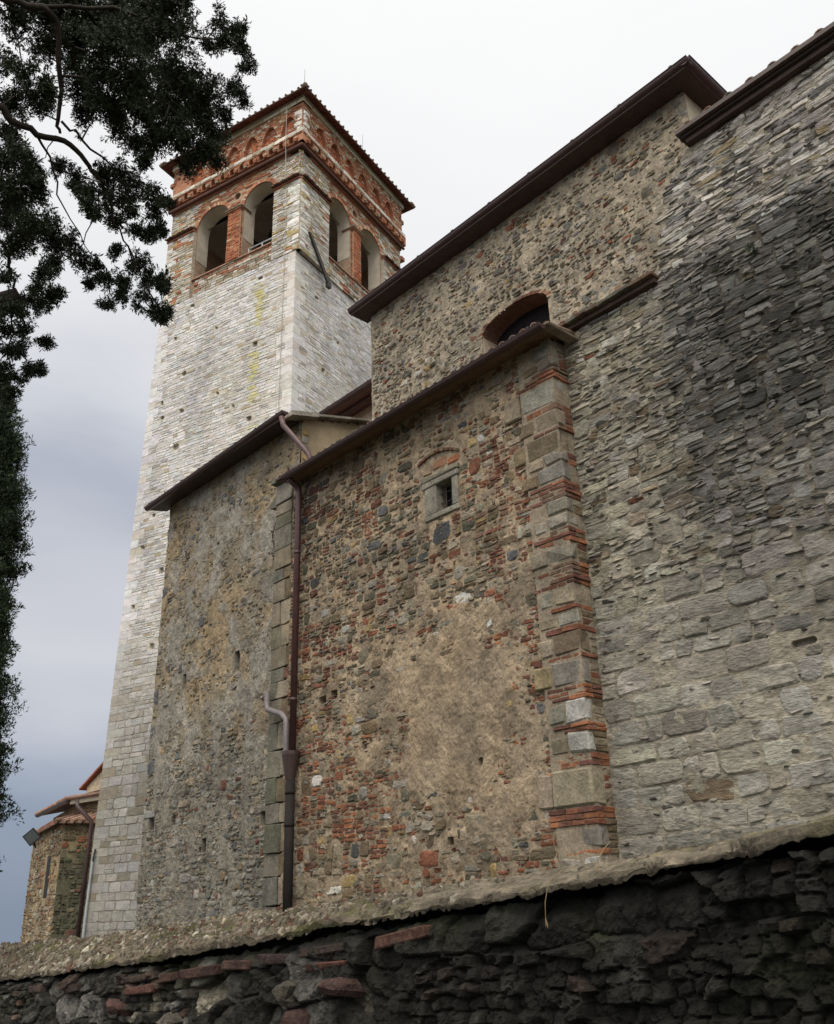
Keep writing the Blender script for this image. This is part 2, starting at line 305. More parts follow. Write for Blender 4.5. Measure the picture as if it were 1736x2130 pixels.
def sheet(mb, u0, u1, z0, z1, step, P, hf, cf, inside=None):
    """mortar / plaster bed: a fine height field; cf gives its colour"""
    nu = max(2, int((u1-u0)/step)+1); nz_ = max(2, int((z1-z0)/step)+1)
    U, Z = np.meshgrid(np.linspace(u0, u1, nu), np.linspace(z0, z1, nz_))
    h = hf(U, Z); V = P(U.ravel(), Z.ravel(), h.ravel()); C = cf(U.ravel(), Z.ravel())
    i = np.arange(nu*nz_).reshape(nz_, nu)
    q = np.stack([i[:-1,:-1], i[:-1,1:], i[1:,1:], i[1:,:-1]], -1)
    if inside is not None:
        m = inside((U[:-1,:-1]+U[1:,1:])/2, (Z[:-1,:-1]+Z[1:,1:])/2); q = q[m]
    mb.add(V, C, q.reshape(-1, 4))
def PY(Y):          # wall facing the camera side (-Y); u is X
    return lambda u, z, h: np.stack([u, Y-h, z], -1)
def PX(X):          # wall facing +X; u is Y
    return lambda u, z, h: np.stack([X+h, u, z], -1)
def pick(pal, rng, v=.18):
    """pal: list of (weight, colour)"""
    t = rng.random()*sum(p[0] for p in pal)
    for wgt, c in pal:
        t -= wgt
        if t <= 0: break
    k = 1+rng.uniform(-v, v)
    return [c[0]*k*(1+rng.uniform(-.04,.04)), c[1]*k, c[2]*k*(1+rng.uniform(-.05,.05))]
def boxhole(holes):
    def f(U, Z, h):
        for (a, b, c, d, dep) in holes:
            h = np.where((U > a) & (U < b) & (Z > c) & (Z < d), -dep, h)
        return h
    return f
def inhole(holes, u0, u1, z0, z1, m=.0):
    return any(u1 > a-m and u0 < b+m and z1 > c-m and z0 < d+m for (a, b, c, d, _) in holes)
def slab(mb, outer, holes, P, h0, h1, col, sides=True):
    """flat wall slab with holes, front face at h1, back at h0"""
    polys = [[Vector((p[0], p[1], 0)) for p in outer]]+[[Vector((p[0], p[1], 0)) for p in h] for h in holes]
    pts = [p for pl in polys for p in pl]; tr = tessellate_polygon(polys)
    u = np.array([p.x for p in pts]); z = np.array([p.y for p in pts]); n = len(u)
    F = P(u, z, np.full(n, h1)); B = P(u, z, np.full(n, h0))
    t = [tuple(x) for x in tr]+[(c+n, b+n, a+n) for a, b, c in tr]; q = []
    if sides:
        k = 0
        for pl in polys:
            m = len(pl)
            for i in range(m): a = k+i; b = k+(i+1) % m; q.append((a, b, b+n, a+n))
            k += m
    mb.add(np.concatenate([F, B]), col, q, t)
def arch_pts(u0, u1, z0, zs, rise, n=14, pointed=False):
    p = [(u0, z0), (u1, z0)]; uc = (u0+u1)/2; r = (u1-u0)/2
    for i in range(n+1):
        t = math.pi*i/n
        if pointed:
            x = math.cos(t); zz = (1-abs(x)**2.2)
            p.append((uc+r*x, zs+rise*zz))
        else: p.append((uc+r*math.cos(t), zs+rise*math.sin(t)))
    return p
def gutter(name, p0, p1, rad, parent, out=(0,-1), col=PLUM, clips=.75, label=None):
    """half round gutter with rolled front lip, end caps and little clip heads"""
    mb = MB(); p0 = np.array(p0, float); p1 = np.array(p1, float); d = p1-p0; Ln = np.linalg.norm(d); d /= Ln
    o = np.array((out[0], out[1], 0.)); zz = np.array((0,0,1.)); n = 12; V = []
    for p in (p0, p1):
        for r in (rad, rad*.9):
            for i in range(n+1):
                t = math.pi*i/n; V.append(p+o*r*math.cos(t)-zz*r*math.sin(t))
    m = n+1; q = []
    for i in range(n):
        q.append((i, i+1, 2*m+i+1, 2*m+i)); q.append((m+i, m+i+1, 3*m+i+1, 3*m+i))
    q += [(0, m, 3*m, 2*m), (n, m+n, 3*m+n, 2*m+n)]
    t = []
    for b in (0, 2*m):
        for i in range(1, n): t.append((b, b+i, b+i+1))
    mb.add(V, col, q, t)
    mb.tube([p0+o*rad, p1+o*rad], rad*.13, col, 6)
    k = max(1, int(Ln/clips))
    for i in range(k+1):
        c = p0+d*(Ln*(i+.3)/(k+.6))+o*rad*.9
        mb.tube([c-zz*.01, c+zz*.035], .012, (.03,.02,.02), 6); mb.tube([c+zz*.03-d*.025, c+zz*.03+d*.025], .009, (.03,.02,.02), 6)
    ob = mb.build(name, M_PAINT, parent)
    if label: ob['label'] = label
    return ob
def tile_roof(name, parent, A, B, up, pitch=.2, col=((.2,.12,.085),(.26,.18,.13),(.17,.14,.11)), seed=3, label=None, thick=.03):
    """roman tile roof: A->B along the eave, up = vector from eave to ridge"""
    rs = np.random.RandomState(seed); mb = MB(); up = np.array(up, float); A = np.array(A, float)+up*(.1/np.linalg.norm(up))-np.array((0,0,.075)); B = np.array(B, float)+up*(.1/np.linalg.norm(up))-np.array((0,0,.075))
    Ln = np.linalg.norm(B-A); d = (B-A)/Ln; U = np.linalg.norm(up); uu = up/U; nn = np.cross(d, uu); nn *= np.sign(nn[2]) or 1
    k = max(1, int(Ln/pitch)); rows = max(1, int(U/.38)); n = 6
    mb.add([A, B, B+up, A+up], (.2,.12,.08), [(0,1,2,3)])
    for i in range(k):
        cx = (i+.5)*Ln/k
        for r in range(rows):
            s0 = r*U/rows-.03; s1 = (r+1)*U/rows+.04; c = col[rs.randint(len(col))]; v = rs.uniform(.75, 1.2)
            V = []
            for (s, rr, hz) in ((s0, .08, .02), (s1, .07, .0)):
                for thk in (0, -.018):
                    for j in range(n+1):
                        t = math.pi*j/n; V.append(A+d*(cx+rs.uniform(-.004,.004)+math.cos(t)*(rr+thk))+uu*s+nn*(math.sin(t)*(rr+thk)+hz))
            m = n+1; q = []
            for j in range(n): q += [(j, j+1, 2*m+j+1, 2*m+j), (m+j, 3*m+j, 3*m+j+1, m+j+1), (j, m+j, m+j+1, j+1)]
            mb.add(V, [x*v for x in c], q)
    ob = mb.build(name, M_TILE, parent)
    if label: ob['label'] = label
    return ob
# ---------------------------------------------------------------- ground
def zf(x):   # front lip of the street wall
    return np.interp(x, [-30,-9.,-7.26,-4.79,-3.15,-2.2,-1.2,8], [1.0,1.19,1.23,1.40,1.56,1.635,1.745,2.6])
def zb(x):   # back lip
    return np.interp(x, [-30,-8.8,-6.2,-5.2,-3.6,-2.55,-1.4,8], [1.3,1.425,1.525,1.57,1.665,1.722,1.81,2.66])
mb = MB(); V = []; q = []; NA = 64; RR = [0,1.5,3,5,8,12,18,26,40,70,120,220,400,700,1300,2600,6000]
for r in RR:
    for a in range(NA):
        x = r*math.cos(2*math.pi*a/NA); y = r*math.sin(2*math.pi*a/NA)
        z = .06*max(-8, min(6, x)) if r < 30 else -.48
        if r > 30: z = -.6-(min(r, 2600)-30)*.085
        if r > 15 and r <= 30: z = z*.6-.4
        V.append((x-2, y, z))
for i in range(len(RR)-1):
    for a in range(NA): q.append((i*NA+a, i*NA+(a+1) % NA, (i+1)*NA+(a+1) % NA, (i+1)*NA+a))
mb.add(V, (.10,.095,.075), q); g = mb.build('ground', M_CAP); g['kind'] = 'structure'
mb = MB(); rs = np.random.RandomState(2)
def chz(x, y): return np.interp(x, [-60,-26,-14,-4,6,12], [-4,-.9,.5,1.1,1.6,1.9])+(fbm(x*.6, y*.6, 9)-.5)*.15
U, Y_ = np.meshgrid(np.linspace(-46, 12, 117), np.linspace(2.95, 34, 50)); Z_ = chz(U, Y_)
i = np.arange(U.size).reshape(U.shape); cc = fbm(U*1.5, Y_*1.5, 3)[..., None]
mb.add(np.stack([U, Y_, Z_], -1).reshape(-1, 3), (np.array((.07,.085,.03))*cc*1.2+np.array((.05,.045,.03))).reshape(-1, 3),
       np.stack([i[:-1,:-1], i[:-1,1:], i[1:,1:], i[1:,:-1]], -1).reshape(-1, 4))
g = mb.build('churchyard_ground', M_CAP, smooth=True); g['kind'] = 'structure'

# ---------------------------------------------------------------- palettes
GREY = (.25,.228,.185); WARM = (.235,.195,.14); BROWN = (.16,.12,.075); OLIVE = (.105,.096,.068); OCHRE = (.33,.235,.11)
PALE = (.46,.435,.385); BRK = (.205,.085,.05); BRO = (.30,.122,.06); BRD = (.14,.064,.046); SLATE = (.095,.095,.095); MORT = (.335,.25,.16)

# ---------------------------------------------------------------- side aisle (middle block)
aisle = thing('side_aisle', 'low aisle of patched rubble and red brick with a small barred window', 'church aisle', (-10.3, 9.2, 1.0))
P9 = PY(9.0); rng = random.Random(11); rs = np.random.RandomState(11)
def plasmask(u, z):
    a = np.exp(-(((u+9.5)/2.1)**2+((z-4.5)/1.25)**2)**1.2)*.85+.3*np.exp(-(((u+9.2)/1.6)**2+((z-2.9)/.8)**2)**2)+.75*np.exp(-(((u+8.9)/.7)**2+((z-3.9)/.9)**2)**2)
    a = a+.5*np.exp(-(((u+9.0)/1.3)**2+((z-8.5)/.35)**2)**2)+.55*np.exp(-(((u+13.0)/.16)**2+((z-3.6)/1.3)**2)**2)+.45*np.exp(-(((u+7.9)/.5)**2+((z-3.2)/.8)**2)**2)
    a = a+.35*np.exp(-(((u+9.9)/.5)**2+((z-5.9)/.5)**2)**2)
    return a+(fbm(u*2.4, z*2.4, 21, 5)-.5)*1.7
mh = [(-9.33,-8.985,7.2,7.66,.5),(-10.42,-10.25,6.62,6.68,.12),(-12.35,-12.15,4.78,4.88,.2),(-12.0,-11.85,4.8,4.92,.22),(-8.72,-8.66,3.35,3.43,.15),(-9.4,-9.28,2.4,2.49,.18),(-11.2,-11.1,3.9,4.0,.16),(-10.0,-9.92,5.02,5.08,.1)]
mb = MB(); cells = rubble(-13.25, -6.87, .85, 9.1, lambda u, z: (.29,.175) if z > 3.4 else (.31,.205), rng)
cs, co, hs, gp = [], [], [], []
for (a, b, c, d) in cells:
    u, z = (a+b)/2, (c+d)/2; w_, h_ = b-a, d-c
    if u > -7.05 or inhole([(-9.62,-8.85,7.1,7.86,0)]+mh[1:], a, b, c, d, -.02): continue
    if inhole([(-9.75,-8.75,7.85,8.22,0)], a, b, c, d, 0): continue
    pm = float(plasmask(u, z))
    if pm > 1.15: continue
    bn = float(fbm(u*.9+3, z*.9, 31)); bz = bn+(.16 if u > -8.4 else 0)+(.08 if z < 4.5 and u < -9.8 else 0)-(.06 if z > 7.6 else 0)
    t = rng.random()
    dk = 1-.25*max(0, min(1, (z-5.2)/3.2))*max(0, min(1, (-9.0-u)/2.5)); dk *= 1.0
    if bz > .58 and t < .5 or t < .07:      # a patch of laid bricks
        n = max(1, round(h_/.07)); H = h_/n
        for k in range(n):
            x = a-(.08 if k % 2 else 0)
            while x < b-.02:
                x1 = min(b, max(x, a)+rng.uniform(.12,.28)); x0 = max(x, a)
                if x1-x0 > .04 and rng.random() < .86:
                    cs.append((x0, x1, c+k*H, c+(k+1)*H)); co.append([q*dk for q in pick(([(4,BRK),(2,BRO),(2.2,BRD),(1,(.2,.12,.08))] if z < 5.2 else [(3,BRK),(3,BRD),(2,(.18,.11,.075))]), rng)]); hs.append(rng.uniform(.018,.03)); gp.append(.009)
                x = x1
    elif rng.random() < .9:
        cs.append((a, b, c, d)); gp.append(rng.uniform(.008,.03))
        low = z < 3.6
        pal = [(3,WARM),(2.2,GREY),(2.6,BROWN),(1.4,OLIVE),(.5,OCHRE),(.7 if low else .25,PALE),(.7,BRK),(.5,SLATE)] if z < 6.5 or u > -9 else [(2.5,WARM),(1.5,GREY),(4,BROWN),(3,OLIVE),(.3,OCHRE),(.7,BRD),(1,SLATE)]
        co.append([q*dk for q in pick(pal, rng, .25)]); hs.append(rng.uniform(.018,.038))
lay(mb, cs, co, hs, P9, rs, rnd=.4, jit=.14, bev=.26, warp=.045, wf=1.1, gaps=gp, seed=5)
shards(mb, 2600, -13.2, -7.0, .9, 9.05, lambda u, z: pick([(3,WARM),(2,BROWN),(2,BRK),(1.5,BRD),(2,GREY),(1,OLIVE)], rng, .25), P9, rs, (.02,.034), (.04,.2), (.2,.6), lambda u, z: float(plasmask(u, z)) > .9 or inhole([(-9.7,-8.8,7.05,8.2,0)], u, u, z, z, .03))
bh = boxhole(mh)
def hfm(u, z):
    h = .019+(fbm(u*4, z*4, 41)-.5)*.034+(fbm(u*17, z*17, 43)-.5)*.022
    p = plasmask(u, z); h = h-.001+np.clip((p-.2)*.024, -.003, .018)+np.where(p > .5, .006, 0)+np.where(p > .85, .005, 0)
    return bh(u, z, h)
def cfm(u, z):
    n = fbm(u*1.3, z*1.3, 51)[:,None]; k = fbm(u*6, z*6, 52)[:,None]
    c = np.array(MORT)*(1-n)*1.1+np.array((.25,.205,.15))*n*1.05; c = c*(1-.3*np.clip((fbm(u*2.7, z*2.7, 57)-.5)*5, 0, 1))[:,None]; pm_ = np.clip((plasmask(u, z)-.5)*3, 0, 1)[:,None]*.7; c = c*((.45+.5*k+.6*fbm(u*22, z*22, 53)[:,None])*(1-pm_)+1.06*pm_); crk = (np.abs(fbm(u*1.6, z*1.3, 54, 5)-.5) < .006)[:,None]; c = c*(1-.35*crk*pm_)
    return c
sheet(mb, -13.3, -6.88, .8, 9.12, .021, P9, hfm, cfm)
mb.build('rubble_wall', M_STONE, aisle)
mb = MB()
for (x0, x1, z0, z1, y) in ((-13.8,-6.9,8.95,9.12,9.12),): mb.box(x0, x1, y, y+.3, z0, z1, MORT)
mb.box(-13.78, -13.62, 9.03, 9.34, .8, 9.2, (.2,.18,.15)); mb.build('wall_core', M_STONE, aisle)
# grey ashlar strip at the far end
mb = MB(); z = .8; k = 0
while z < 9.25:
    H = rng.uniform(.22,.48); w_ = rng.uniform(.2,.5) if z < 7.4 else .54
    c = pick([(3,(.15,.138,.112)),(2,(.175,.158,.125)),(1,(.115,.112,.08)),(1.5,(.2,.17,.125))], rng, .14)
    mb.cbox(-13.8, -13.8+w_, 8.955+rng.uniform(-.012,.012), 9.3, z, min(z+H, 9.28)-.012, .012, c, rs, .012)
    if z < 7.4 and w_ < .5: mb.cbox(-13.79+w_, -13.24, 8.965, 9.2, z+.01, min(z+H,9.28)-.02, .012, pick([(2,BROWN),(2,WARM),(.6,BRD)], rng), rs, .012)
    z += H
mb.cbox(-13.86, -13.28, 8.86, 9.34, 9.28, 9.36, .012, (.13,.14,.1), rs, .01)
mb.hexa([(-14.28,9.12,9.0),(-14.28,9.12,9.06),(-14.28,9.34,9.0),(-14.28,9.34,9.06),(-13.8,9.0,8.84),(-13.8,9.0,9.16),(-13.8,9.34,8.84),(-13.8,9.34,9.16)], (.12,.11,.09))
o = mb.build('ashlar_strip', M_STONE, aisle); o['label'] = 'mossy grey stone strip behind the long downpipe'
# brick and stone quoins at the near corner
zl = [9.05,8.78,8.6,8.42,8.03,7.93,7.66,7.6,7.29,7.1,6.85,6.59,6.38,6.17,5.96,5.69,5.38,5.12,5.05,4.85,4.77,4.49,4.43,4.10,3.92,3.64,3.53,3.28,3.12,2.67,2.46,2.21,2.14,1.96,1.75,1.6,1.3,.9]
kd = 'SSBSBSBSSSBSSBSBSBSBSBSBSBSBSBSBSBSBS'
wd = {4:.5}
mb = MB()
for i in range(len(zl)-1):
    t, b = zl[i], zl[i+1]; H = t-b; K = kd[i] if i < len(kd) else 'S'
    if K == 'B':
        n = max(1, round(H/.068)); h = H/n
        for k in range(n):
            zz_ = b+k*h; x = -6.855+rng.uniform(-.012,.012); y0 = 8.945+rng.uniform(-.015,.015)
            ext = rng.uniform(.3,.75); xx = x
            while xx > x-ext:
                wb = rng.choice([.27,.14,.2]); col = pick([(3,BRK),(1.2,BRO),(2,BRD)] if t < 4.6 else [(2.4,BRK),(3,BRD),(1.5,(.16,.1,.07))], rng)
                mb.cbox(xx-wb+.008, xx, y0, y0+(.13 if xx < x else .15), zz_+.006, zz_+h-.006, .006, col, rs, .006); xx -= wb
            mb.cbox(x-.15, x+.001, y0+.16, 9.3, zz_+.006, zz_+h-.006, .006, pick([(3,BRK),(1,BRO),(1.5,BRD),(1,BROWN)], rng), rs, .008)
    else:
        wb = min(.62, max(.26, H*rng.uniform(1.1,1.9))); x = -6.862+rng.uniform(-.015,.015); dp = rng.uniform(.1,.26)
        col = pick([(3,(.22,.2,.165)),(2,WARM),(1,(.27,.25,.215)),(1.3,(.17,.13,.085))], rng)
        if i in (24, 32): col = (.36,.345,.315)
        if i == 28: col = (.25,.215,.15)
        y0 = 8.935+rng.uniform(-.012,.012)
        mb.cbox(x-wb, x, y0, y0+dp, b+.008, t-.008, .026, col, rs, .02)
        if dp < .24:
            n = max(1, round(H/.09)); h = H/n
            for k in range(n): mb.cbox(x-.14, x-.006, y0+dp+.012, 9.3, b+k*h+.006, b+(k+1)*h-.006, .008, pick([(2,BRK),(1,BRD),(2,BROWN),(1.5,WARM)], rng), rs, .01)
        if rng.random() < .85 and H > .12:
            w2 = rng.uniform(.2,.34); mb.cbox(x-wb-w2, x-wb-.02, 8.94, 9.1, b+.02, t-.03, .02, pick([(2,WARM),(.4,(.26,.2,.12)),(1.4,GREY),(1,BROWN)], rng), rs, .012)
mb.box(-7.5, -6.875, 8.958, 9.3, .8, 9.05, (.27,.22,.16))
o = mb.build('corner_quoins', M_STONE, aisle); o['label'] = 'corner quoins of alternating grey blocks and red brick courses'
# window
mb = MB(); fc = (.235,.215,.175)
mb.cbox(-9.6,-9.335,8.955,9.12,7.2,7.66,.012,fc,rs,.006); mb.cbox(-8.985,-8.86,8.955,9.12,7.2,7.66,.01,fc,rs,.006)
mb.cbox(-9.64,-8.83,8.94,9.12,7.66,7.76,.014,fc,rs,.006); mb.cbox(-9.62,-8.85,8.95,9.14,7.1,7.2,.014,fc,rs,.006)
mb.cbox(-9.66,-8.82,8.93,9.06,7.765,7.85,.014,(.21,.19,.14),rs,.01)
win = mb.build('barred_window', M_STONE, aisle)
mb = MB()
for x in (-9.22,-9.1): mb.tube([(x,9.07,7.19),(x,9.07,7.67)], .009, (.03,.025,.022), 6)
for z in (7.36,7.52): mb.tube([(-9.35,9.07,z),(-8.97,9.07,z)], .009, (.03,.025,.022), 6)
mb.build('window_bars', M_IRON, win)
mb = MB(); mb.box(-9.34,-8.97,9.17,9.19,7.18,7.68,(.006,.006,.006)); mb.build('dark_pane', M_PIPE, win)
mb = MB(); n = 9
for i in range(n):
    t0 = i/n; t1 = (i+1)/n; f = lambda t: (-9.72+.93*t, 8.03+.17*math.sin(math.pi*(t*.85+.15)))
    (xa, za), (xb, zb_) = f(t0), f(t1-.02)
    mb.hexa([(xa,8.94,za),(xa,8.94,za+.045),(xa,9.03,za),(xa,9.03,za+.045),(xb,8.94,zb_),(xb,8.94,zb_+.045),(xb,9.03,zb_),(xb,9.03,zb_+.045)], pick([(1,BRD),(1,BROWN)], rng))
for (xa, xb, za, zb2, c) in ((-9.05,-8.82,7.9,8.02,BRO),(-9.4,-9.08,7.93,8.08,(.25,.13,.08)),(-9.62,-9.43,7.9,8.0,(.26,.19,.13))): mb.cbox(xa,xb,8.965,9.02,za,zb2,.012,c,rs,.01)
mb.build('relieving_arch', M_BRICK, win)
# eaves
mb = MB(); mb.hexa([(-13.2,8.52,9.02),(-13.2,8.52,9.06),(-13.2,9.1,9.14),(-13.2,9.1,9.2),(-6.72,8.52,9.02),(-6.72,8.52,9.06),(-6.72,9.1,9.14),(-6.72,9.1,9.2)], (.045,.028,.022))
mb.build('eaves_board', M_WOOD, aisle)
gutter('gutter', (-12.95,8.56,9.03), (-6.66,8.56,9.02), .07, aisle)
tile_roof('tile_roof', aisle, (-13.2,8.5,9.09), (-6.72,8.5,9.09), (0,.98,.19))
mb = MB(); mb.cbox(-6.76,-6.6,8.62,9.34,9.03,9.07,.01,(.22,.17,.13),rs,.006); mb.tube([(-6.68,8.66,9.07),(-6.68,9.0,9.12),(-6.68,9.34,9.17)], [.05,.05,.05], (.2,.14,.1), 8)
mb.build('verge_tile', M_TILE, aisle)
# downpipes
mb = MB(); X = -12.87
mb.tube([(X,8.6,8.98),(X,8.7,8.93),(X,8.83,8.86),(X,8.84,8.75),(X,8.84,4.05)], .058, (.075,.034,.033), 14)
for z in (7.55,4.9): mb.tube([(X,8.84,z),(X,8.84,z+.06)], .064, (.06,.03,.03), 14)
dp = mb.build('downpipe', M_PAINT, aisle, smooth=True); dp['label'] = 'long plum-brown downpipe from the aisle gutter'
mb = MB(); mb.tube([(X-.04,8.84,4.08),(X-.04,8.84,4.02),(X-.04,8.84,3.66),(X-.03,8.84,3.62)], [.15,.15,.085,.075], (.055,.033,.028), 18); mb.build('hopper', M_PAINT, dp)
mb = MB(); mb.tube([(X-.03,8.84,3.64),(X-.02,8.84,.9)], .078, (.022,.018,.016), 14)
for z in (3.4,2.9): mb.tube([(X-.03,8.84,z),(X-.03,8.84,z+.05)], .086, (.022,.018,.016), 14)
mb.build('cast_iron_pipe', M_PIPE, dp, smooth=True)
mb = MB(); mb.tube([(-13.72,8.86,5.22),(-13.70,8.86,4.98),(-13.66,8.85,4.9),(-13.2,8.84,4.74),(-13.08,8.84,4.64),(-13.06,8.84,4.5),(-13.04,8.84,4.0)], .05, (.2,.17,.17), 12, cap=False)
o = mb.build('branch_pipe', M_PAINT, dp, smooth=True); o['label'] = 'short open pipe elbow joining the hopper'

# ---------------------------------------------------------------- big right wall
front = thing('church_front_wall', 'huge wall of rough grey limestone blocks blackened in its middle, filling the right side', 'stone wall', (-1, 9.4, 1.0))
P93 = PY(9.3); rng = random.Random(5); rs = np.random.RandomState(5)
def rlim(z):        # left limit of this wall
    return float(np.interp(z, [9.3,9.36,9.9,10.5,11.0], [-6.85,-5.25,-5.1,-4.92,-4.5]))
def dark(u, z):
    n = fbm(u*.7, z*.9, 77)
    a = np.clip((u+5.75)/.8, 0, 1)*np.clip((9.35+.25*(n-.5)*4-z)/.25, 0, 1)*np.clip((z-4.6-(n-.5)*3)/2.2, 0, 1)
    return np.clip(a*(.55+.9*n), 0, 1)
def rsize(u, z):
    if z > 9.2: return (.30,.09)
    if z > 6.2: return (.30,.14)
    if z > 5: return (.37,.2)
    return (.42,.25)
rh = [(-4.05,-3.92,3.3,3.4,.2),(-3.35,-3.28,6.1,6.35,.2),(-4.35,-4.1,4.05,4.09,.15),(-5.9,-5.86,6.9,6.98,.12)]
mb = MB(); cs, co, hs, gp = [], [], [], []
for (a, b, c, d) in courses(-6.86, 3.2, .9, 5.2, rsize, rng)+rubble(-6.86, 3.2, 5.2, 9.3, rsize, rng)+courses(-5.35, 3.2, 9.3, 11.0, rsize, rng):
    u, z = (a+b)/2, (c+d)/2
    if a < rlim(z)-.12 or inhole(rh, a, b, c, d, -.03): continue
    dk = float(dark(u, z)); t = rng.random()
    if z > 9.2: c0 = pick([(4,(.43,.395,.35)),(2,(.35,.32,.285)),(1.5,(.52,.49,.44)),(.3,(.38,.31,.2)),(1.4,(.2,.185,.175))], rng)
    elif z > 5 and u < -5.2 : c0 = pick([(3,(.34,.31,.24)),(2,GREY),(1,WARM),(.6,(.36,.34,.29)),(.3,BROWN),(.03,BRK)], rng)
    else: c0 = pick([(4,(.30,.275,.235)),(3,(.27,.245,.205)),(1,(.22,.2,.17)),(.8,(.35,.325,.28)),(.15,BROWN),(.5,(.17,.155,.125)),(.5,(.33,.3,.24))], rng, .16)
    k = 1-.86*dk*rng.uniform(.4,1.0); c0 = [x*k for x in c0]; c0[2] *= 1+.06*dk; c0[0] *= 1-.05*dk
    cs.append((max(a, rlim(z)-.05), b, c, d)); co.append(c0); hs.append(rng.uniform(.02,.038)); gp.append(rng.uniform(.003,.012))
lay(mb, cs, co, hs, P93, rs, rnd=.3, jit=.15, bev=.16, warp=.07, wf=.9, gaps=gp, tilt=.45, seed=8)
def rcol(u, z):
    c0 = pick([(4,(.30,.275,.235)),(2,(.22,.2,.17)),(1,(.36,.33,.28)),(1.4,(.12,.11,.095))] if z < 9.2 else [(3,(.42,.39,.34)),(2,(.3,.275,.25)),(1.5,(.16,.15,.14))], rng, .2)
    k = 1-.8*float(dark(u, z))*rng.uniform(.3,1.0); return [x*k for x in c0]
rsk = lambda u, z: u < rlim(z)+.05 or inhole(rh, u, u, z, z, .06)
shards(mb, 1500, -6.8, 1.5, 5.0, 9.25, rcol, P93, rs, (.026,.046), (.08,.34), (.12,.34), rsk)
shards(mb, 1000, -5.2, 1.5, 9.2, 10.98, rcol, P93, rs, (.026,.044), (.1,.4), (.1,.25), rsk)
shards(mb, 500, -6.8, 1.5, 1.0, 5.2, rcol, P93, rs, (.024,.04), (.05,.26), (.15,.5), rsk)
bh2 = boxhole(rh)
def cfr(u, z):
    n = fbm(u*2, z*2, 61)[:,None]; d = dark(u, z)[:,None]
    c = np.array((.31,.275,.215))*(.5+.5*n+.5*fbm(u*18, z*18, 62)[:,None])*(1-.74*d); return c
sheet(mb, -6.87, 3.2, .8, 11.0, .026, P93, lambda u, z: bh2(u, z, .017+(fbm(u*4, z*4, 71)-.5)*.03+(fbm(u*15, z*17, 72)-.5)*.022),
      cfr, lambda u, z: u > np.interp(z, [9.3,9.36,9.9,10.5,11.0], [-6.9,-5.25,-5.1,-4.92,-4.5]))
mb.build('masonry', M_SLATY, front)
mb = MB(); mb.box(-6.8, 3.2, 9.36, 9.6, .8, 9.25, (.2,.18,.15)); mb.box(-4.3, 3.2, 9.36, 9.8, 9.25, 11.0, (.2,.18,.15)); mb.build('wall_core', M_STONE, front)
mb = MB(); n = 9; xs = np.linspace(-6.86, -5.2, n+1)
for i in range(n):
    mb.cbox(xs[i]+.004, xs[i+1]-.002, 9.1+rng.uniform(-.012,.012), 9.5, 9.27, 9.33, .008, pick([(1,(.1,.07,.05)),(1,(.13,.08,.05)),(1,(.11,.1,.08))], rng), rs, .006)
mb.box(-6.85, -5.22, 9.18, 9.3, 9.2, 9.265, (.06,.04,.03))
for x in (-6.5,-5.75): mb.tube([(x,9.12,9.34),(x,9.5,9.42)], .06, (.25,.16,.11), 8)
o = mb.build('tile_ledge', M_TILE, front); o['label'] = 'dark tile ledge stepping across the wall beside the aisle gutter'
mb = MB(); mb.box(-4.42, 3.2, 9.17, 9.4, 11.0, 11.07, (.05,.03,.025)); mb.box(-4.46, 3.2, 9.12, 9.4, 11.075, 11.11, (.035,.022,.02)); mb.build('eaves_board', M_WOOD, front)
mb = MB(); x = -4.5
mb.box(-4.5, 3.2, 9.05, 9.4, 11.115, 11.18, (.06,.035,.03)); mb.build('gutter', M_PAINT, front)
tile_roof('tile_roof', front, (-4.47,9.02,11.215), (3.2,9.02,11.215), (0,2.4,.35), pitch=.3, seed=8)

# ---------------------------------------------------------------- clerestory block
cler = thing('high_chapel', 'tall rubble block with a hooded arched window and long brown gutter rising above the aisle', 'church block', (-8, 9.8, 1.0))
P95 = PY(9.5); rng = random.Random(21); rs = np.random.RandomState(21)
def inar(u, z, m=0): # lunette: u -8.66..-7.28
    uc, r = -7.93, .70; zs = 10.22; return (abs(u-uc) < r+m) and (z < zs+m+.28*math.sqrt(max(0, 1-((u-uc)/(r+m))**2))) and z > 9.2
mb = MB(); cs, co, hs, gp = [], [], [], []
for (a, b, c, d) in rubble(-11.5, -4.46, 9.1, 12.2, lambda u, z: (.23,.14), rng):
    u, z = (a+b)/2, (c+d)/2
    if a > rlim(z)+.1 and z < 11 or inar(u, z, .13): continue
    if float(fbm(u*1.6, z*1.6, 88)) > .66 or rng.random() < .13: continue
    s = rng.uniform(.0,.22); w_, h_ = b-a, d-c
    cs.append((a+w_*s*rng.random(), b-w_*s*rng.random(), c+h_*s*rng.random(), d-h_*s*rng.random()))
    co.append(pick([(3,(.21,.185,.145)),(2.5,(.17,.145,.105)),(1.8,(.13,.125,.105)),(1.6,(.25,.23,.2)),(.5,BRK),(.35,OCHRE),(.5,(.4,.37,.32)),(.8,(.15,.135,.135))], rng, .22))
    hs.append(rng.uniform(.018,.038)); gp.append(rng.uniform(.008,.03))
lay(mb, cs, co, hs, P95, rs, rnd=.5, jit=.2, bev=.28, warp=.05, wf=1.3, gaps=gp, tilt=.3, seed=15)
shards(mb, 2200, -11.4, -4.6, 9.3, 12.15, lambda u, z: pick([(3,(.24,.2,.15)),(2,BROWN),(1,BRD),(.6,BRK),(2,GREY),(1,OLIVE),(1,(.36,.32,.26))], rng, .25), P95, rs, (.02,.036), (.04,.2), (.2,.6), lambda u, z: (u > rlim(z)+.05 and z < 11) or inar(u, z, .12))
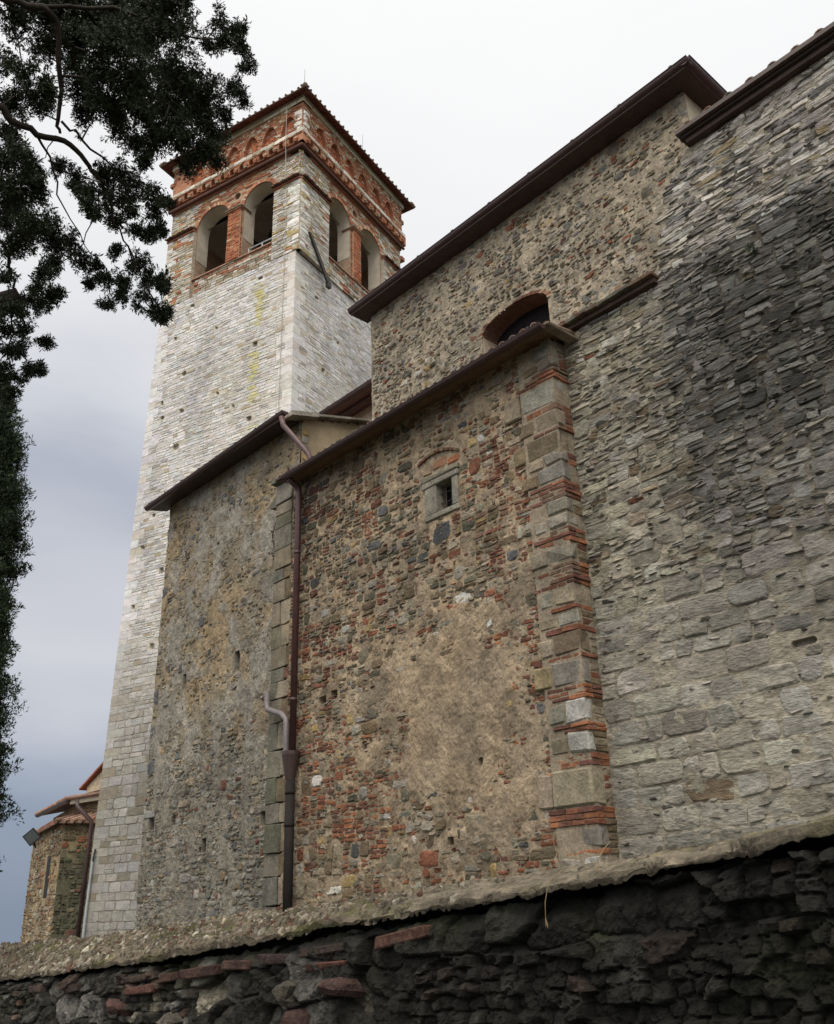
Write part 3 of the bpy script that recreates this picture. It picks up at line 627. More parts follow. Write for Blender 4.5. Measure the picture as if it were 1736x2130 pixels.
def hfc(u, z):
    h = .022+(fbm(u*4, z*4, 91)-.5)*.034+(fbm(u*16, z*16, 92)-.5)*.022
    uc, r = -7.93, .70
    ins = (np.abs(u-uc) < r) & (z < 10.22+.28*np.sqrt(np.clip(1-((u-uc)/r)**2, 0, 1))) & (z > 9.3)
    return np.where(ins, -.05, h)
def cfc(u, z):
    n = fbm(u*1.2, z*1.2, 93)[:,None]; k = fbm(u*7, z*7, 94)[:,None]
    return (np.array((.345,.285,.205))*(1-n)+np.array((.25,.215,.165))*n)*(.45+.55*k+.6*fbm(u*20, z*20, 96)[:,None])
sheet(mb, -11.5, -4.46, 9.0, 12.25, .021, P95, hfc, cfc, lambda u, z: ~((np.abs(u+7.93) < .7) & (z < 10.22+.28*np.sqrt(np.clip(1-((u+7.93)/.7)**2, 0, 1))) & (z > 9.3)))
mb.build('rubble_wall', M_STONE, cler)
mb = MB(); sheet(mb, 9.5, 13.5, 9.0, 12.25, .08, PX(-4.47), lambda u, z: (fbm(u*3, z*3, 95)-.5)*.02, lambda u, z: np.tile((.45,.39,.29), (len(u), 1))*(.85+.3*fbm(u*2, z*2, 3))[:,None])
mb.box(-11.47, -11.4, 9.53, 12.6, .8, 12.2, (.2,.17,.13)); mb.box(-11.3, -4.6, 12.3, 12.5, .8, 12.2, (.2,.17,.13))
mb.build('end_walls', M_PLASTER, cler)
# arched window: brick hood, splay, glass
mb = MB(); uc, r = -7.93, .70; n = 22
for i in range(n):
    t0 = math.pi*i/n; t1 = math.pi*(i+.86)/n; ri, ro = r, r+rng.uniform(.07,.13); zz0 = 10.22; kz = .28/.70
    V = []
    for t in (t0, t1):
        for rr in (ri, ro):
            for y in (9.47, 9.62):
                V.append((uc+rr*math.cos(t), y, zz0+rr*kz*math.sin(t)))
    mb.hexa(V, pick([(3,BRD),(2,BRK),(2.5,(.3,.23,.16))], rng))
m = 14; V = []; q = []
for i in range(m+1):
    t = math.pi*i/m
    for y in (9.5, 10.02): V.append((uc+r*math.cos(t)*.995, y, 10.22+.277*math.sin(t)))
q = [(2*i, 2*i+1, 2*i+3, 2*i+2) for i in range(m)]
mb.add(V, (.16,.085,.06), q)
for sx in (-1, 1): mb.box(uc+sx*r*.995-.005, uc+sx*r*.995+.005, 9.5, 10.02, 9.25, 10.22, (.42,.33,.24))
lw = mb.build('arched_window', M_BRICK, cler)
mb = MB(); slab(mb, arch_pts(uc-.8, uc+.8, 9.1, 10.25, .32), [], PY(9.86), 0, .03, (.014,.011,.012)); mb.build('window_pane', M_PIPE, lw)
mb = MB(); mb.box(-11.7, -4.2, 9.14, 9.56, 12.2, 12.26, (.06,.036,.032)); mb.box(-4.5, -4.2, 9.56, 13.4, 12.2, 12.26, (.06,.036,.032)); mb.build('eaves_board', M_WOOD, cler)
gutter('gutter', (-11.72,9.16,12.31), (-4.14,9.16,12.31), .088, cler, clips=.85)
gutter('gutter', (-4.2,9.1,12.31), (-4.2,13.3,12.31), .088, cler, out=(1,0), clips=.9, label='short gutter turning the far right corner of the block')
tile_roof('tile_roof', cler, (-11.7,9.12,12.36), (-4.22,9.12,12.36), (0,1.8,.36), seed=14)

# ---------------------------------------------------------------- nave eave seen between chapel and tower
nave = thing('nave', 'strip of plum eaves squeezed between the white tower and the rubble block', 'church nave', (-15, 12.6, 1.0))
mb = MB(); sheet(mb, -17.6, -11.2, 9.5, 13.1, .15, PY(12.6), lambda u, z: u*0, lambda u, z: np.tile((.42,.33,.25), (len(u), 1)))
mb.box(-17.6, -11.2, 12.65, 12.9, .8, 13.1, (.3,.26,.2)); mb.build('plaster_wall', M_PLASTER, nave)
mb = MB(); mb.hexa([(-17.8,11.95,13.02),(-17.8,11.95,13.07),(-17.8,12.62,13.12),(-17.8,12.62,13.18),(-11.2,11.95,13.02),(-11.2,11.95,13.07),(-11.2,12.62,13.12),(-11.2,12.62,13.18)], (.11,.055,.045))
mb.box(-17.8, -11.2, 12.2, 12.3, 12.97, 13.02, (.07,.035,.03)); mb.build('eaves_board', M_WOOD, nave)
gutter('gutter', (-17.9,11.95,13.12), (-11.2,11.95,13.12), .1, nave)
tile_roof('tile_roof', nave, (-17.8,11.92,13.14), (-11.2,11.92,13.14), (0,2.2,.6), seed=24)

# ---------------------------------------------------------------- sacristy (left block)
sac = thing('sacristy', 'block with flaking grey and ochre render standing before the white tower', 'church building', (-16.2, 9.6, 1.0))
P935 = PY(9.35); rng = random.Random(33); rs = np.random.RandomState(33)
sh = [(-15.62,-15.48,6.05,6.42,.3),(-17.72,-17.6,6.05,6.38,.3),(-16.5,-16.36,2.7,2.98,.3),(-16.62,-16.55,2.72,2.84,.2),(-18.72,-18.56,3.3,3.52,.28),(-17.76,-17.62,3.33,3.5,.25),(-14.5,-14.34,3.05,3.3,.3),(-15.6,-15.5,2.1,2.22,.2),(-16.6,-16.5,9.0,9.03,.05)]
def pms(u, z): return np.clip((z-4.4)/.8, -1.2, .8)*.5+.35+(fbm(u*1.7, z*1.7, 131)-.5)*1.3
mb = MB(); cs, co, hs, gp = [], [], [], []
for (a, b, c, d) in rubble(-19.0, -13.56, .85, 10.9, lambda u, z: (.24,.16), rng):
    u, z = (a+b)/2, (c+d)/2
    if inhole(sh, a, b, c, d, -.03): continue
    p = float(pms(u, z))
    edge = u < -18.5
    if p > .5 and rng.random() < (.3 if edge else .4): continue
    cs.append((a, b, c, d)); gp.append(rng.uniform(.015,.05))
    if z < 4.8: co.append(pick([(4,(.22,.205,.175)),(2,(.17,.155,.125)),(1.5,(.13,.13,.12)),(1,WARM),(.5,BROWN),(.6,(.3,.28,.25)),(.2,BRD)], rng, .22)); hs.append(rng.uniform(.018,.038))
    else: co.append(pick([(3,(.2,.165,.115)),(2,(.22,.2,.165)),(1.2,(.27,.205,.125)),(1.2,SLATE),(1,BROWN)], rng, .2)); hs.append(rng.uniform(.012,.045))
for (u, z, s) in ((-19.0+.12,8.55,.16),(-17.85,6.9,.0),(-17.1,7.4,.13),(-18.88,5.3,.2),(-18.9,6.1,.16),(-17.85,6.55,.12),(-18.85,4.6,.2),(-18.6,7.55,.1)):
    if s: cs.append((u-s*.8, u+s*.8, z-s, z+s*.9)); co.append(SLATE); hs.append(.045); gp.append(.01)
lay(mb, cs, co, hs, P935, rs, rnd=.45, jit=.14, bev=.26, warp=.05, wf=1.2, gaps=gp, tilt=.3, seed=17)
shards(mb, 2600, -18.9, -13.7, .9, 10.3, lambda u, z: pick([(3,(.25,.215,.165)),(2,BROWN),(.8,(.27,.205,.125)),(2,GREY),(1,OLIVE),(.2,BRD)], rng, .25), P935, rs, (.02,.036), (.05,.22), (.2,.7), lambda u, z: inhole(sh, u, u, z, z, .06))
bh3 = boxhole(sh)
def hfs(u, z):
    p = pms(u, z); h = .017+(fbm(u*4, z*4, 141)-.5)*.034+(fbm(u*16, z*16, 142)-.5)*.022
    fl = fbm(u*2.6, z*2.0, 143); h = h+np.clip((p-.3)*.02, -.003, .014)+np.where(fl > .52, .009, 0)+np.where(fl > .6, .008, 0)
    return bh3(u, z, h)
def cfs(u, z):
    fl = fbm(u*2.6, z*2.0, 143)[:,None]; n = fbm(u*.8, z*.8, 144)[:,None]; k = fbm(u*9, z*9, 145)[:,None]
    gry = np.array((.24,.215,.18)); och = np.array((.27,.205,.125)); br = np.array((.215,.18,.13))
    a = np.clip((fl-.42)*6, 0, 1); b = np.clip((n-.42)*5, 0, 1)
    c = (br*(1-b)+och*b)*(1-a)+gry*a
    lo = np.clip((4.8-z)/1.0, 0, 1)[:,None]; c = c*(1-lo)+np.array((.2,.18,.145))*lo
    gr = np.clip(1-np.abs(z-2.2)/1.2, 0, 1)[:,None]*np.clip((u+14.6)/.5, 0, 1)[:,None]; c = c*(1-.5*gr)+np.array((.06,.1,.03))*.5*gr
    return c*(.4+.55*k+.7*fbm(u*24, z*24, 146)[:,None])
sheet(mb, -19.0, -13.56, .8, 10.95, .024, P935, hfs, cfs)
mb.build('rendered_wall', M_STONE, sac)
mb = MB()
for i in range(13):   # faint walled-up arch
    t = math.pi*(.18+.64*i/13); t1 = t+.13
    V = []
    for tt in (t, t1):
        for rr in (.95, 1.14):
            for y in (9.325, 9.37): V.append((-15.9-rr*math.cos(tt), y, 2.55+rr*math.sin(tt)*.9))
    mb.hexa(V, pick([(1,(.24,.2,.16)),(1,(.2,.17,.14)),(.6,(.25,.17,.12))], rng))
mb.build('blocked_arch', M_STONE, sac)
mb = MB(); mb.cbox(-18.95,-18.5,9.3,9.4,3.55,3.68,.01,(.27,.26,.24),rs,.006); mb.build('lintel', M_STONE, sac)
mb = MB(); sheet(mb, 9.35, 13.3, .8, 11.7, .06, PX(-13.56), lambda u, z: (fbm(u*3, z*3, 151)-.5)*.03,
    lambda u, z: np.array((.40,.32,.21))*(.7+.6*fbm(u*2, z*3, 152))[:,None], lambda u, z: z < 10.72+(u-9.04)*.265)
cs = []; co = []
for k in range(16):
    z = 7.6+k*.19; w_ = rng.uniform(.14,.3); cs.append((9.36, 9.36+w_, z, z+.18)); co.append(pick([(1,OCHRE),(1,WARM),(1,GREY)], rng))
lay(mb, cs, co, [.02]*len(cs), PX(-13.56), rs)
mb.box(-18.98, -18.9, 9.4, 13.2, .8, 10.9, (.2,.17,.13)); mb.build('end_walls', M_PLASTER, sac)
mb = MB(); z0 = lambda y: 10.74+(y-9.04)*.268
ys = [8.95,9.62,10.05,10.5,10.95,11.5,12.2,13.2]
for i in range(len(ys)-1):
    a, b = ys[i]+.008, ys[i+1]-.008; th_ = .05; x1 = -13.34 if i == 0 else -13.4
    zz0 = [z0(a)-(.05 if i == 0 else 0), z0(b)-(.05 if i == 0 else 0)]
    mb.hexa([(-13.9,a,zz0[0]),(-13.9,a,z0(a)+th_),(-13.9,b,zz0[1]),(-13.9,b,z0(b)+th_),(x1,a,zz0[0]),(x1,a,z0(a)+th_),(x1,b,zz0[1]),(x1,b,z0(b)+th_)], pick([(1,(.3,.27,.22)),(1,(.34,.31,.26)),(1,(.25,.22,.17))], rng))
o = mb.build('verge_slabs', M_STONE, sac); o['label'] = 'pale stone slabs capping the sloping roof edge'
mb = MB(); mb.hexa([(-19.3,8.85,10.62),(-19.3,8.85,10.67),(-19.3,9.4,10.74),(-19.3,9.4,10.8),(-13.62,8.85,10.62),(-13.62,8.85,10.67),(-13.62,9.4,10.74),(-13.62,9.4,10.8)], (.045,.028,.022))
mb.build('eaves_board', M_WOOD, sac)
gutter('gutter', (-19.25,8.85,10.66), (-13.42,8.85,10.74), .075, sac)
tile_roof('tile_roof', sac, (-19.3,8.82,10.7), (-13.9,8.82,10.76), (0,4.2,1.1), seed=31)
mb = MB(); mb.tube([(-13.5,8.82,10.64),(-13.48,8.85,10.45),(-13.35,8.93,10.25),(-13.0,9.12,9.72),(-12.95,9.16,9.55),(-12.95,9.16,9.2)], .055, (.10,.05,.048), 12)
o = mb.build('downpipe', M_PAINT, sac, smooth=True); o['label'] = 'short cranked downpipe dropping onto the aisle roof'
# dry climbing stem
mb = MB(); pts = [(-13.95,9.2,8.85),(-14.2,9.22,8.7),(-14.3,9.22,8.45),(-14.2,9.22,8.15),(-14.12,9.22,7.8)]
mb.tube(pts, [.006,.008,.01,.012,.014], (.06,.05,.04), 5)
for i in range(26):
    t = rng.uniform(1.2, 3.99); k = int(t); f = t-k; p = np.array(pts[k])*(1-f)+np.array(pts[k+1])*f; d = rs.normal(size=3)*.035
    mb.tube([p, p+d], [.006,.012], (.05,.045,.035), 4)
tag(mb.build('dry_vine', M_BARK), 'thin dry vine stem hanging on the render beside the mossy stone strip', 'vine')
# ---------------------------------------------------------------- bell tower
TH = 0.292805; C0 = np.array((-20.2, 13.5, 0.)); TL = np.array((-math.cos(TH), -math.sin(TH), 0)); TR = np.array((-math.sin(TH), math.cos(TH), 0)); ZZ = np.array((0,0,1.))
tower = thing('bell_tower', 'square campanile of white limestone with a red brick belfry and wide tiled eaves', 'bell tower', (-22, 15.5, 0.5))
def PL(u, z, h):      # left face: u runs left from the near corner; slight batter
    u = np.asarray(u, float); z = np.asarray(z, float); k = 1+np.clip(21-z, 0, 30)*.0053
    return C0+TL*(u*k)[:,None]-TR*np.asarray(h, float)[:,None]+ZZ*z[:,None]
def PRt(u, z, h):     # right face
    u = np.asarray(u, float); z = np.asarray(z, float)
    return C0+TR*u[:,None]-TL*np.asarray(h, float)[:,None]+ZZ*z[:,None]
UB = -.14
def PRb(u, z, h): return PRt(u, z, np.asarray(h, float)-UB)
def TP(u, v, z): return C0+TL*u+TR*v+ZZ*z
rng = random.Random(41); rs = np.random.RandomState(41)
WL, WR = 6.08, 6.38
thl = [(1.39,1.54,20.83,20.98,.25),(1.43,1.57,18.3,18.47,.25),(4.42,4.56,20.95,21.08,.25),(4.46,4.62,18.27,18.42,.25),(5.38,5.5,17.45,17.58,.2),(4.4,4.55,16.8,16.94,.25),(1.5,1.66,15.6,15.76,.25),(5.3,5.43,16.85,16.97,.2),(4.52,4.68,15.55,15.7,.25),(5.2,5.3,13.3,13.42,.2),(4.55,4.7,11.28,11.46,.25),(4.62,4.77,8.95,9.12,.25),(3.2,3.3,19.6,19.7,.2),(2.9,3.02,17.0,17.12,.2),(3.4,3.52,14.2,14.32,.2),(5.1,5.2,19.9,20.0,.2),(2.2,2.3,16.3,16.4,.2),(5.6,5.7,10.4,10.5,.2),(5.5,5.62,12.3,12.42,.2)]
thr = [(1.5,1.62,17.6,17.72,.2),(2.3,2.45,19.1,19.22,.2),(3.4,3.52,17.0,17.12,.2),(1.1,1.2,20.2,20.3,.2)]
def tsize(u, z): return (.26,.098) if z > 9.2 else ((.26,.15) if z > 7 else (.31,.2))
def face(W, z0, z1, holes, P, left):
    cs, co, hs, gp = [], [], [], []; z = .6; k = -1; r7 = random.Random(7)
    while z < z1-.05:
        H = r7.uniform(.2,.34); k += 1
        if z1-z-H < .12: H = z1-z
        if z+H < z0: z += H; continue
        ql = rng.uniform(.28,.36) if k % 2 else rng.uniform(.5,.72); qr = rng.uniform(.28,.36) if k % 2 == 0 else rng.uniform(.5,.7)
        L_ = [(-.006, ql, z, z+H, 1), (W-qr, W+.006, z, z+H, 1)]+[c+(0,) for c in courses(ql, W-qr, z, z+H, tsize, rng)]
        for (a, b, c, d, qn) in L_:
            u, zc = (a+b)/2, (c+d)/2
            if inhole(holes, a, b, c, d, -.03): continue
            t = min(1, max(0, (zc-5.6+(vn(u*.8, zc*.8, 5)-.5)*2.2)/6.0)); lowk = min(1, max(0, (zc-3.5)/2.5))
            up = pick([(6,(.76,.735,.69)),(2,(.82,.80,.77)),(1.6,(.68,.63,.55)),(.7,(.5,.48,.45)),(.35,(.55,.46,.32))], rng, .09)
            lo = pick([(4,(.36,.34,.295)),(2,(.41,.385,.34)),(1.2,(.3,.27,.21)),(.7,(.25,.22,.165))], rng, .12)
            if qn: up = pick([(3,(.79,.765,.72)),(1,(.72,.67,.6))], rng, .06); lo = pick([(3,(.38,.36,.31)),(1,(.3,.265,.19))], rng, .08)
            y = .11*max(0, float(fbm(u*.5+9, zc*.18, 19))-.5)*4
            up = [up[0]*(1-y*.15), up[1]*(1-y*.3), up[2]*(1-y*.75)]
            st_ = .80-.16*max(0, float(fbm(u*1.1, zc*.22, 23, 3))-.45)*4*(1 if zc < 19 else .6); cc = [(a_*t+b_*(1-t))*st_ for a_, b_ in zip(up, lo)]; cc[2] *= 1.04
            if left:
                for (lu, la, lz0, lz1) in ((1.42,.17,19.05,20.75),(1.5,.09,17.6,18.2),(1.52,.07,16.1,17.7),(1.48,.05,15.1,15.5)):
                    if abs(u-lu) < la+.1 and lz0 < zc < lz1:
                        y_ = min(1, max(0, (1-abs(u-lu)/(la+.1))*1.5-.2+(float(vn(u*9, zc*7, 66))-.5)*1.2))*.8; cc = [cc[0]*(1-y_)+.52*y_, cc[1]*(1-y_)+.47*y_, cc[2]*(1-y_)+.17*y_]
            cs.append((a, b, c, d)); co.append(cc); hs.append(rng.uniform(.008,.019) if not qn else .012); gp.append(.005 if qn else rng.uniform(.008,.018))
        z += H
    qn_ = [i for i, c_ in enumerate(cs) if (c_[3]-c_[2]) > .195 and (c_[0] < .01 or c_[1] > W-.01)]; rest = [i for i in range(len(cs)) if i not in set(qn_)]
    G = lambda L_, I: [L_[i] for i in I]
    lay(mb, G(cs, qn_), G(co, qn_), G(hs, qn_), P, rs, rnd=.04, jit=.006, bev=.015, warp=.0, wf=.9, gaps=G(gp, qn_), tilt=.0, seed=25, shear=0., hn=.0)
    cs, co, hs, gp = G(cs, rest), G(co, rest), G(hs, rest), G(gp, rest)
    lay(mb, cs, co, hs, P, rs, rnd=.26, jit=.1, bev=.1, warp=.022, wf=.9, gaps=gp, tilt=.35, seed=25, shear=.4)
    bhh = boxhole(holes)
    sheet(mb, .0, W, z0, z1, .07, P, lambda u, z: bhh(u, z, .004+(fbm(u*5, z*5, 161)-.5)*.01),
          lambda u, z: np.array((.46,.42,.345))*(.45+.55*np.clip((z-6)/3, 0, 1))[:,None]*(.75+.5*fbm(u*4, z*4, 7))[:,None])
mb = MB(); face(WL, .6, 21.4, thl, PL, True); mb.build('limestone_face', M_TOWER, tower)
mb = MB(); face(WR, 9.0, 21.4, thr, PRt, False); mb.build('limestone_face', M_TOWER, tower)
mb = MB(); V = [TP(.1,.1,.5),TP(.1,.1,21.3),TP(.1,WR-.05,.5),TP(.1,WR-.05,21.3),TP(6.4,.1,.5),TP(6.0,.1,21.3),TP(6.4,WR-.05,.5),TP(6.0,WR-.05,21.3)]
mb.hexa(V, (.4,.38,.34)); mb.build('tower_core', M_TOWER, tower)

# belfry walls -------------------------------------------------
ZS = 22.25
SPR = 24.42
BL = dict(P=PL, u0=UB, u1=6.0, ops=[(1.02,2.46),(3.12,4.66)], piers=[(UB,1.0),(4.68,6.0)], mid=(2.5,3.08), ocul=(2.79,25.12), arc=[.45+.86*i for i in range(7)], fw=.33)
BR_ = dict(P=PRb, u0=0, u1=6.4, ops=[(1.6,3.02),(3.58,5.0)], piers=[(0,1.58),(5.02,6.4)], mid=(3.06,3.54), ocul=(3.3,25.3), arc=[1.02+.89*i for i in range(6)], fw=.34)
def circ(u, z, r, n=14): return [(u+r*math.cos(2*math.pi*i/n), z+r*math.sin(2*math.pi*i/n)) for i in range(n)]
BCOL = [(5,(.33,.135,.075)),(3,(.38,.17,.095)),(2,(.26,.11,.07)),(3,(.38,.29,.19)),(2,(.5,.45,.36)),(.6,(.33,.25,.13))]
RCOL = [(4,(.47,.43,.36)),(3,(.58,.55,.5)),(2,(.38,.3,.2)),(1.5,(.3,.26,.2)),(1.2,(.4,.18,.1)),(.6,(.42,.33,.15))]
PCOL = [(5,(.56,.535,.48)),(3,(.47,.43,.36)),(1.5,(.38,.34,.28)),(1,(.42,.33,.17)),(.6,(.38,.2,.12))]
def inarch(u, z, o, m=0):
    a, b = o; uc = (a+b)/2; r = (b-a)/2+m
    if z < ZS-m or abs(u-uc) > r: return False
    return z < SPR or ((u-uc)/r)**2+((z-SPR)/(.74+m))**2 < 1
def stones_on(P, u0, u1, z0, z1, h, pal, size, skip=lambda u, z: False, gap=.012, v=.16):
    cs, co, hs = [], [], []
    for (a, b, c, d) in courses(u0, u1, z0, z1, size, rng):
        if any(skip(x, y) for x in ((a+b)/2-(b-a)*.3, (a+b)/2+(b-a)*.3) for y in (c+.01, d-.01)): continue
        cs.append((a, b, c, d)); co.append(pick(pal((a+b)/2, (c+d)/2) if callable(pal) else pal, rng, v)); hs.append(rng.uniform(.008,.03))
    PP = lambda u, z, hh: P(u, z, hh+h)
    lay(mb, cs, co, hs, PP, rs, rnd=.3, jit=.08, bev=.18, warp=.012, wf=1.5, gap=gap, tilt=.3, seed=35)
for F in (BL, BR_):
    P = F['P']; u0, u1 = F['u0'], F['u1']; left = F is BL
    mb = MB(); bk = (.34,.15,.085)
    holes = [arch_pts(a, b, ZS, SPR, .74) for a, b in F['ops']]+[circ(*F['ocul'], .15)]
    slab(mb, [(u0+.094,21.4),(u1,21.4),(u1,25.75),(u0+.094,25.75)], holes, P, -.62, -.09, (.36,.25,.17))
    sk = lambda u, z: any(inarch(u, z, o, .13) for o in F['ops']) or math.hypot(u-F['ocul'][0], z-F['ocul'][1]) < .2 or (F['mid'][0]-.1 < u < F['mid'][1]+.1 and z < SPR)
    pal = lambda u, z: BCOL if (F['ops'][0][0]+.1 < u < F['ops'][1][1]-.1) else RCOL
    stones_on(P, u0, u1, 24.5, 25.72, -.09, pal, lambda u, z: (.24,.085), sk)
    for (a, b) in F['ops']:      # brick arch rings
        uc = (a+b)/2; r = (b-a)/2; n = 30
        for i in range(n):
            V = []
            for t in (math.pi*i/n, math.pi*(i+.85)/n):
                for rr in (0, .14):
                    for hh in (-.16, -.065): V.append(P([uc+(r+rr)*math.cos(t)], [SPR+(.74+rr)*math.sin(t)], [hh])[0])
            mb.hexa(V, pick([(3,(.4,.17,.09)),(1,(.5,.36,.24)),(1,(.3,.12,.07))], rng))
    # rough zone below the sills and the big corner piers
    stones_on(P, u0, u1, 21.38, ZS, -.07, lambda u, z: ([(3,(.5,.47,.41)),(2,(.36,.3,.22)),(1.5,(.25,.2,.14)),(1.2,(.34,.15,.09))] if z < 21.62+.35*float(vn(u*2.2, 1, 4)) else [(3,(.32,.15,.095)),(3,(.42,.37,.29)),(2.4,(.22,.18,.13)),(1.4,(.5,.46,.4))]), lambda u, z: (.26,.12), lambda u, z: any(a < u < b for a, b in F['piers']))
    for pi, (a, b) in enumerate(F['piers']):
        slab(mb, [(a-.016*(pi == 0),21.4),(b,21.4),(b,SPR),(a-.016*(pi == 0),SPR)], [], P, -.12, .02, (.42,.36,.28))
        near = pi == 0
        stones_on(P, a, b, 21.4, SPR, .02, PCOL if near else RCOL, lambda u, z: (.27,.105))
        # corner blocks
        zq = 21.4; k = 0
        while zq < SPR-.15:
            H = rng.uniform(.16,.26); wq = .3 if k % 2 == (0 if left else 1) else .52; e = (a, a+wq) if near else (b-wq, b)
            lay(mb, [(e[0], e[1], zq, min(SPR, zq+H))], [pick([(4,(.66,.64,.59)),(1,(.42,.33,.17)),(1,(.5,.47,.42))], rng, .1)], [.045], P, rs, rnd=.2, jit=.05, warp=0, tilt=.1); zq += H; k += 1
    mb.build('belfry_wall', M_BRICK, tower)
    # tiled caps over the piers
    for (a, b) in F['piers']:
        mb = MB(); x = a-.02
        while x < b:
            V = []; hz = rng.uniform(-.012,.012)
            for uu in (x+.006, x+.075):
                for zz_ in (SPR+.0, SPR+.05):
                    for hh in (-.1, .2+rng.uniform(-.02,.03)): V.append(P([uu], [zz_+hz+(.05 if hh < 0 else 0)], [hh])[0])
            mb.hexa(V, pick([(2,(.14,.07,.05)),(2,(.2,.1,.07)),(1,(.11,.09,.07))], rng)); x += .08
        V = [P([uu], [zz_], [hh])[0] for uu in (a-.01, b+.01) for zz_ in (SPR-.07, SPR-.005) for hh in (-.1, .085)]
        mb.hexa(V, (.3,.12,.07))
        V = [P([uu], [zz_+(.1 if hh < 0 else 0)], [hh])[0] for uu in (a-.02, b+.02) for zz_ in (SPR+.055, SPR+.085) for hh in (-.1, .14)]
        mb.hexa(V, (.3,.29,.22))
        mb.build('pier_cap', M_TILE, tower)
    # central brick pier
    mb = MB(); a, b = F['mid']
    V = [P([uu], [zz_], [hh])[0] for uu in (a, b) for zz_ in (ZS, SPR-.03) for hh in (-.5, .0)]
    mb.hexa(V, (.42,.3,.2))
    stones_on(P, a, b, ZS, SPR-.06, .0, [(5,(.38,.14,.075)),(3,(.44,.19,.1)),(1.2,(.3,.11,.06)),(.5,(.4,.3,.2))], lambda u, z: (.17,.07), gap=.009)
    Pm = (lambda u, z, h: TP(0,0,0)+TL*(a-np.asarray(h))[:,None]+TR*(-.0+.0*np.asarray(u)+np.asarray(u))[:,None]+ZZ*np.asarray(z)[:,None]) if left else (lambda u, z, h: TR*(a-np.asarray(h))[:,None]+C0+TL*(UB+np.asarray(u))[:,None]+ZZ*np.asarray(z)[:,None])
    stones_on(Pm, .02, .5, ZS, SPR-.06, .0, [(5,(.38,.14,.075)),(3,(.44,.19,.1)),(1.2,(.3,.11,.06)),(.8,(.45,.35,.25))], lambda u, z: (.17,.07), gap=.009)
    for k_, (zz0, ex) in enumerate(((SPR-.1,.03),(SPR-.05,.07),(SPR,.1))):
        V = [P([uu], [zz_], [hh])[0] for uu in (a-ex, b+ex) for zz_ in (zz0, zz0+.045) for hh in (-.45, ex)]
        mb.hexa(V, ((.28,.12,.07),(.36,.17,.1),(.16,.13,.09))[k_])
    mb.build('brick_pier', M_BRICK, tower)
    # sill course
    mb = MB(); V = [P([uu], [zz_], [hh])[0] for uu in (F['ops'][0][0]-.02, F['ops'][1][1]+.02) for zz_ in (ZS-.05, ZS+.0) for hh in (-.62, -.01)]
    mb.hexa(V, (.32,.19,.13)); mb.build('window_sill', M_BRICK, tower)
    # moulding and pipe-like string course
    mb = MB(); mb.tube([P([u0-.1],[25.78],[.07])[0], P([u1+.05],[25.78],[.07])[0]], .055, (.12,.06,.05), 8)
    V = [P([uu], [zz_], [hh])[0] for uu in (u0-.02, u1+.02) for zz_ in (25.84, 25.93) for hh in (-.3, .05)]; mb.hexa(V, (.34,.15,.09))
    V = [P([uu], [zz_], [hh])[0] for uu in (u0, u1) for zz_ in (25.7, 25.84) for hh in (-.5, .0)]; mb.hexa(V, (.3,.13,.08))
    mb.build('string_course', M_BRICK, tower)
    # frieze of little hanging arches
    mb = MB(); slab(mb, [(u0+.004,25.93),(u1,25.93),(u1,26.55),(u0+.004,26.55)], [], P, -.5, -.03, bk)
    nn = int((u1-u0-.3)/.43); st = (u1-u0-.3)/nn; hl = []
    for i in range(nn): uc = u0+.15+(i+.5)*st; hl.append(arch_pts(uc-.115, uc+.115, 25.955, 26.12, .14, 8))
    slab(mb, [(u0-.126,25.94),(u1+.12,25.94),(u1+.12,26.33),(u0-.126,26.33)], hl, P, -.03, .13, (.36,.17,.1))
    stones_on(P, u0-.12, u1+.12, 26.24, 26.33, .13, BCOL, lambda u, z: (.2,.05))
    for i in range(nn+1):
        uc = u0+.15+i*st
        for (zz0, wd_, hh1) in ((25.95,.07,.19),(26.02,.09,.2),(26.08,.06,.18)):
            V = [P([uu], [zz_], [hh])[0] for uu in (uc-wd_, uc+wd_) for zz_ in (zz0, zz0+.055) for hh in (.12, hh1)]; mb.hexa(V, pick([(2,(.38,.15,.08)),(1,(.25,.11,.07)),(1,(.36,.3,.22))], rng))
    mb.build('arched_frieze', M_BRICK, tower)
    mb = MB(); stones_on(P, u0-.14, u1+.1, 26.33, 26.50, .12, [(3,(.6,.57,.5)),(2,(.5,.46,.38)),(1,(.34,.3,.22))], lambda u, z: (.36,.17))
    slab(mb, [(u0-.116,26.335),(u1+.12,26.335),(u1+.12,26.49),(u0-.116,26.49)], [], P, -.03, .12, (.4,.33,.25)); mb.build('white_course', M_TOWER, tower)
    # blind arcade
    mb = MB(); slab(mb, [(u0+.1,26.5),(u1,26.5),(u1,27.8),(u0+.1,27.8)], [], P, -.5, -.11, bk)
    hl = [arch_pts(uc-F['fw'], uc+F['fw'], 26.52, 26.92, .52, 14, True) for uc in F['arc'] if uc+F['fw'] < u1-.1]
    slab(mb, [(u0-.026,26.5),(u1,26.5),(u1,27.8),(u0-.026,27.8)], hl, P, -.11, .03, (.37,.17,.1))
    ia = lambda m: (lambda u, z: any(abs(u-uc) < F['fw']+m and z < 26.92+m+.52*(1-(min(1, abs(u-uc)/(F['fw']+m)))**2.2) for uc in F['arc']))
    stones_on(P, u0, u1, 26.5, 27.78, .03, BCOL, lambda u, z: (.13,.07), ia(-.01))
    stones_on(P, u0+.1, u1, 26.5, 27.5, -.11, [(6,(.38,.13,.065)),(3,(.45,.17,.08)),(1,(.45,.4,.33))], lambda u, z: (.15,.07), lambda u, z: not ia(.03)(u, z))
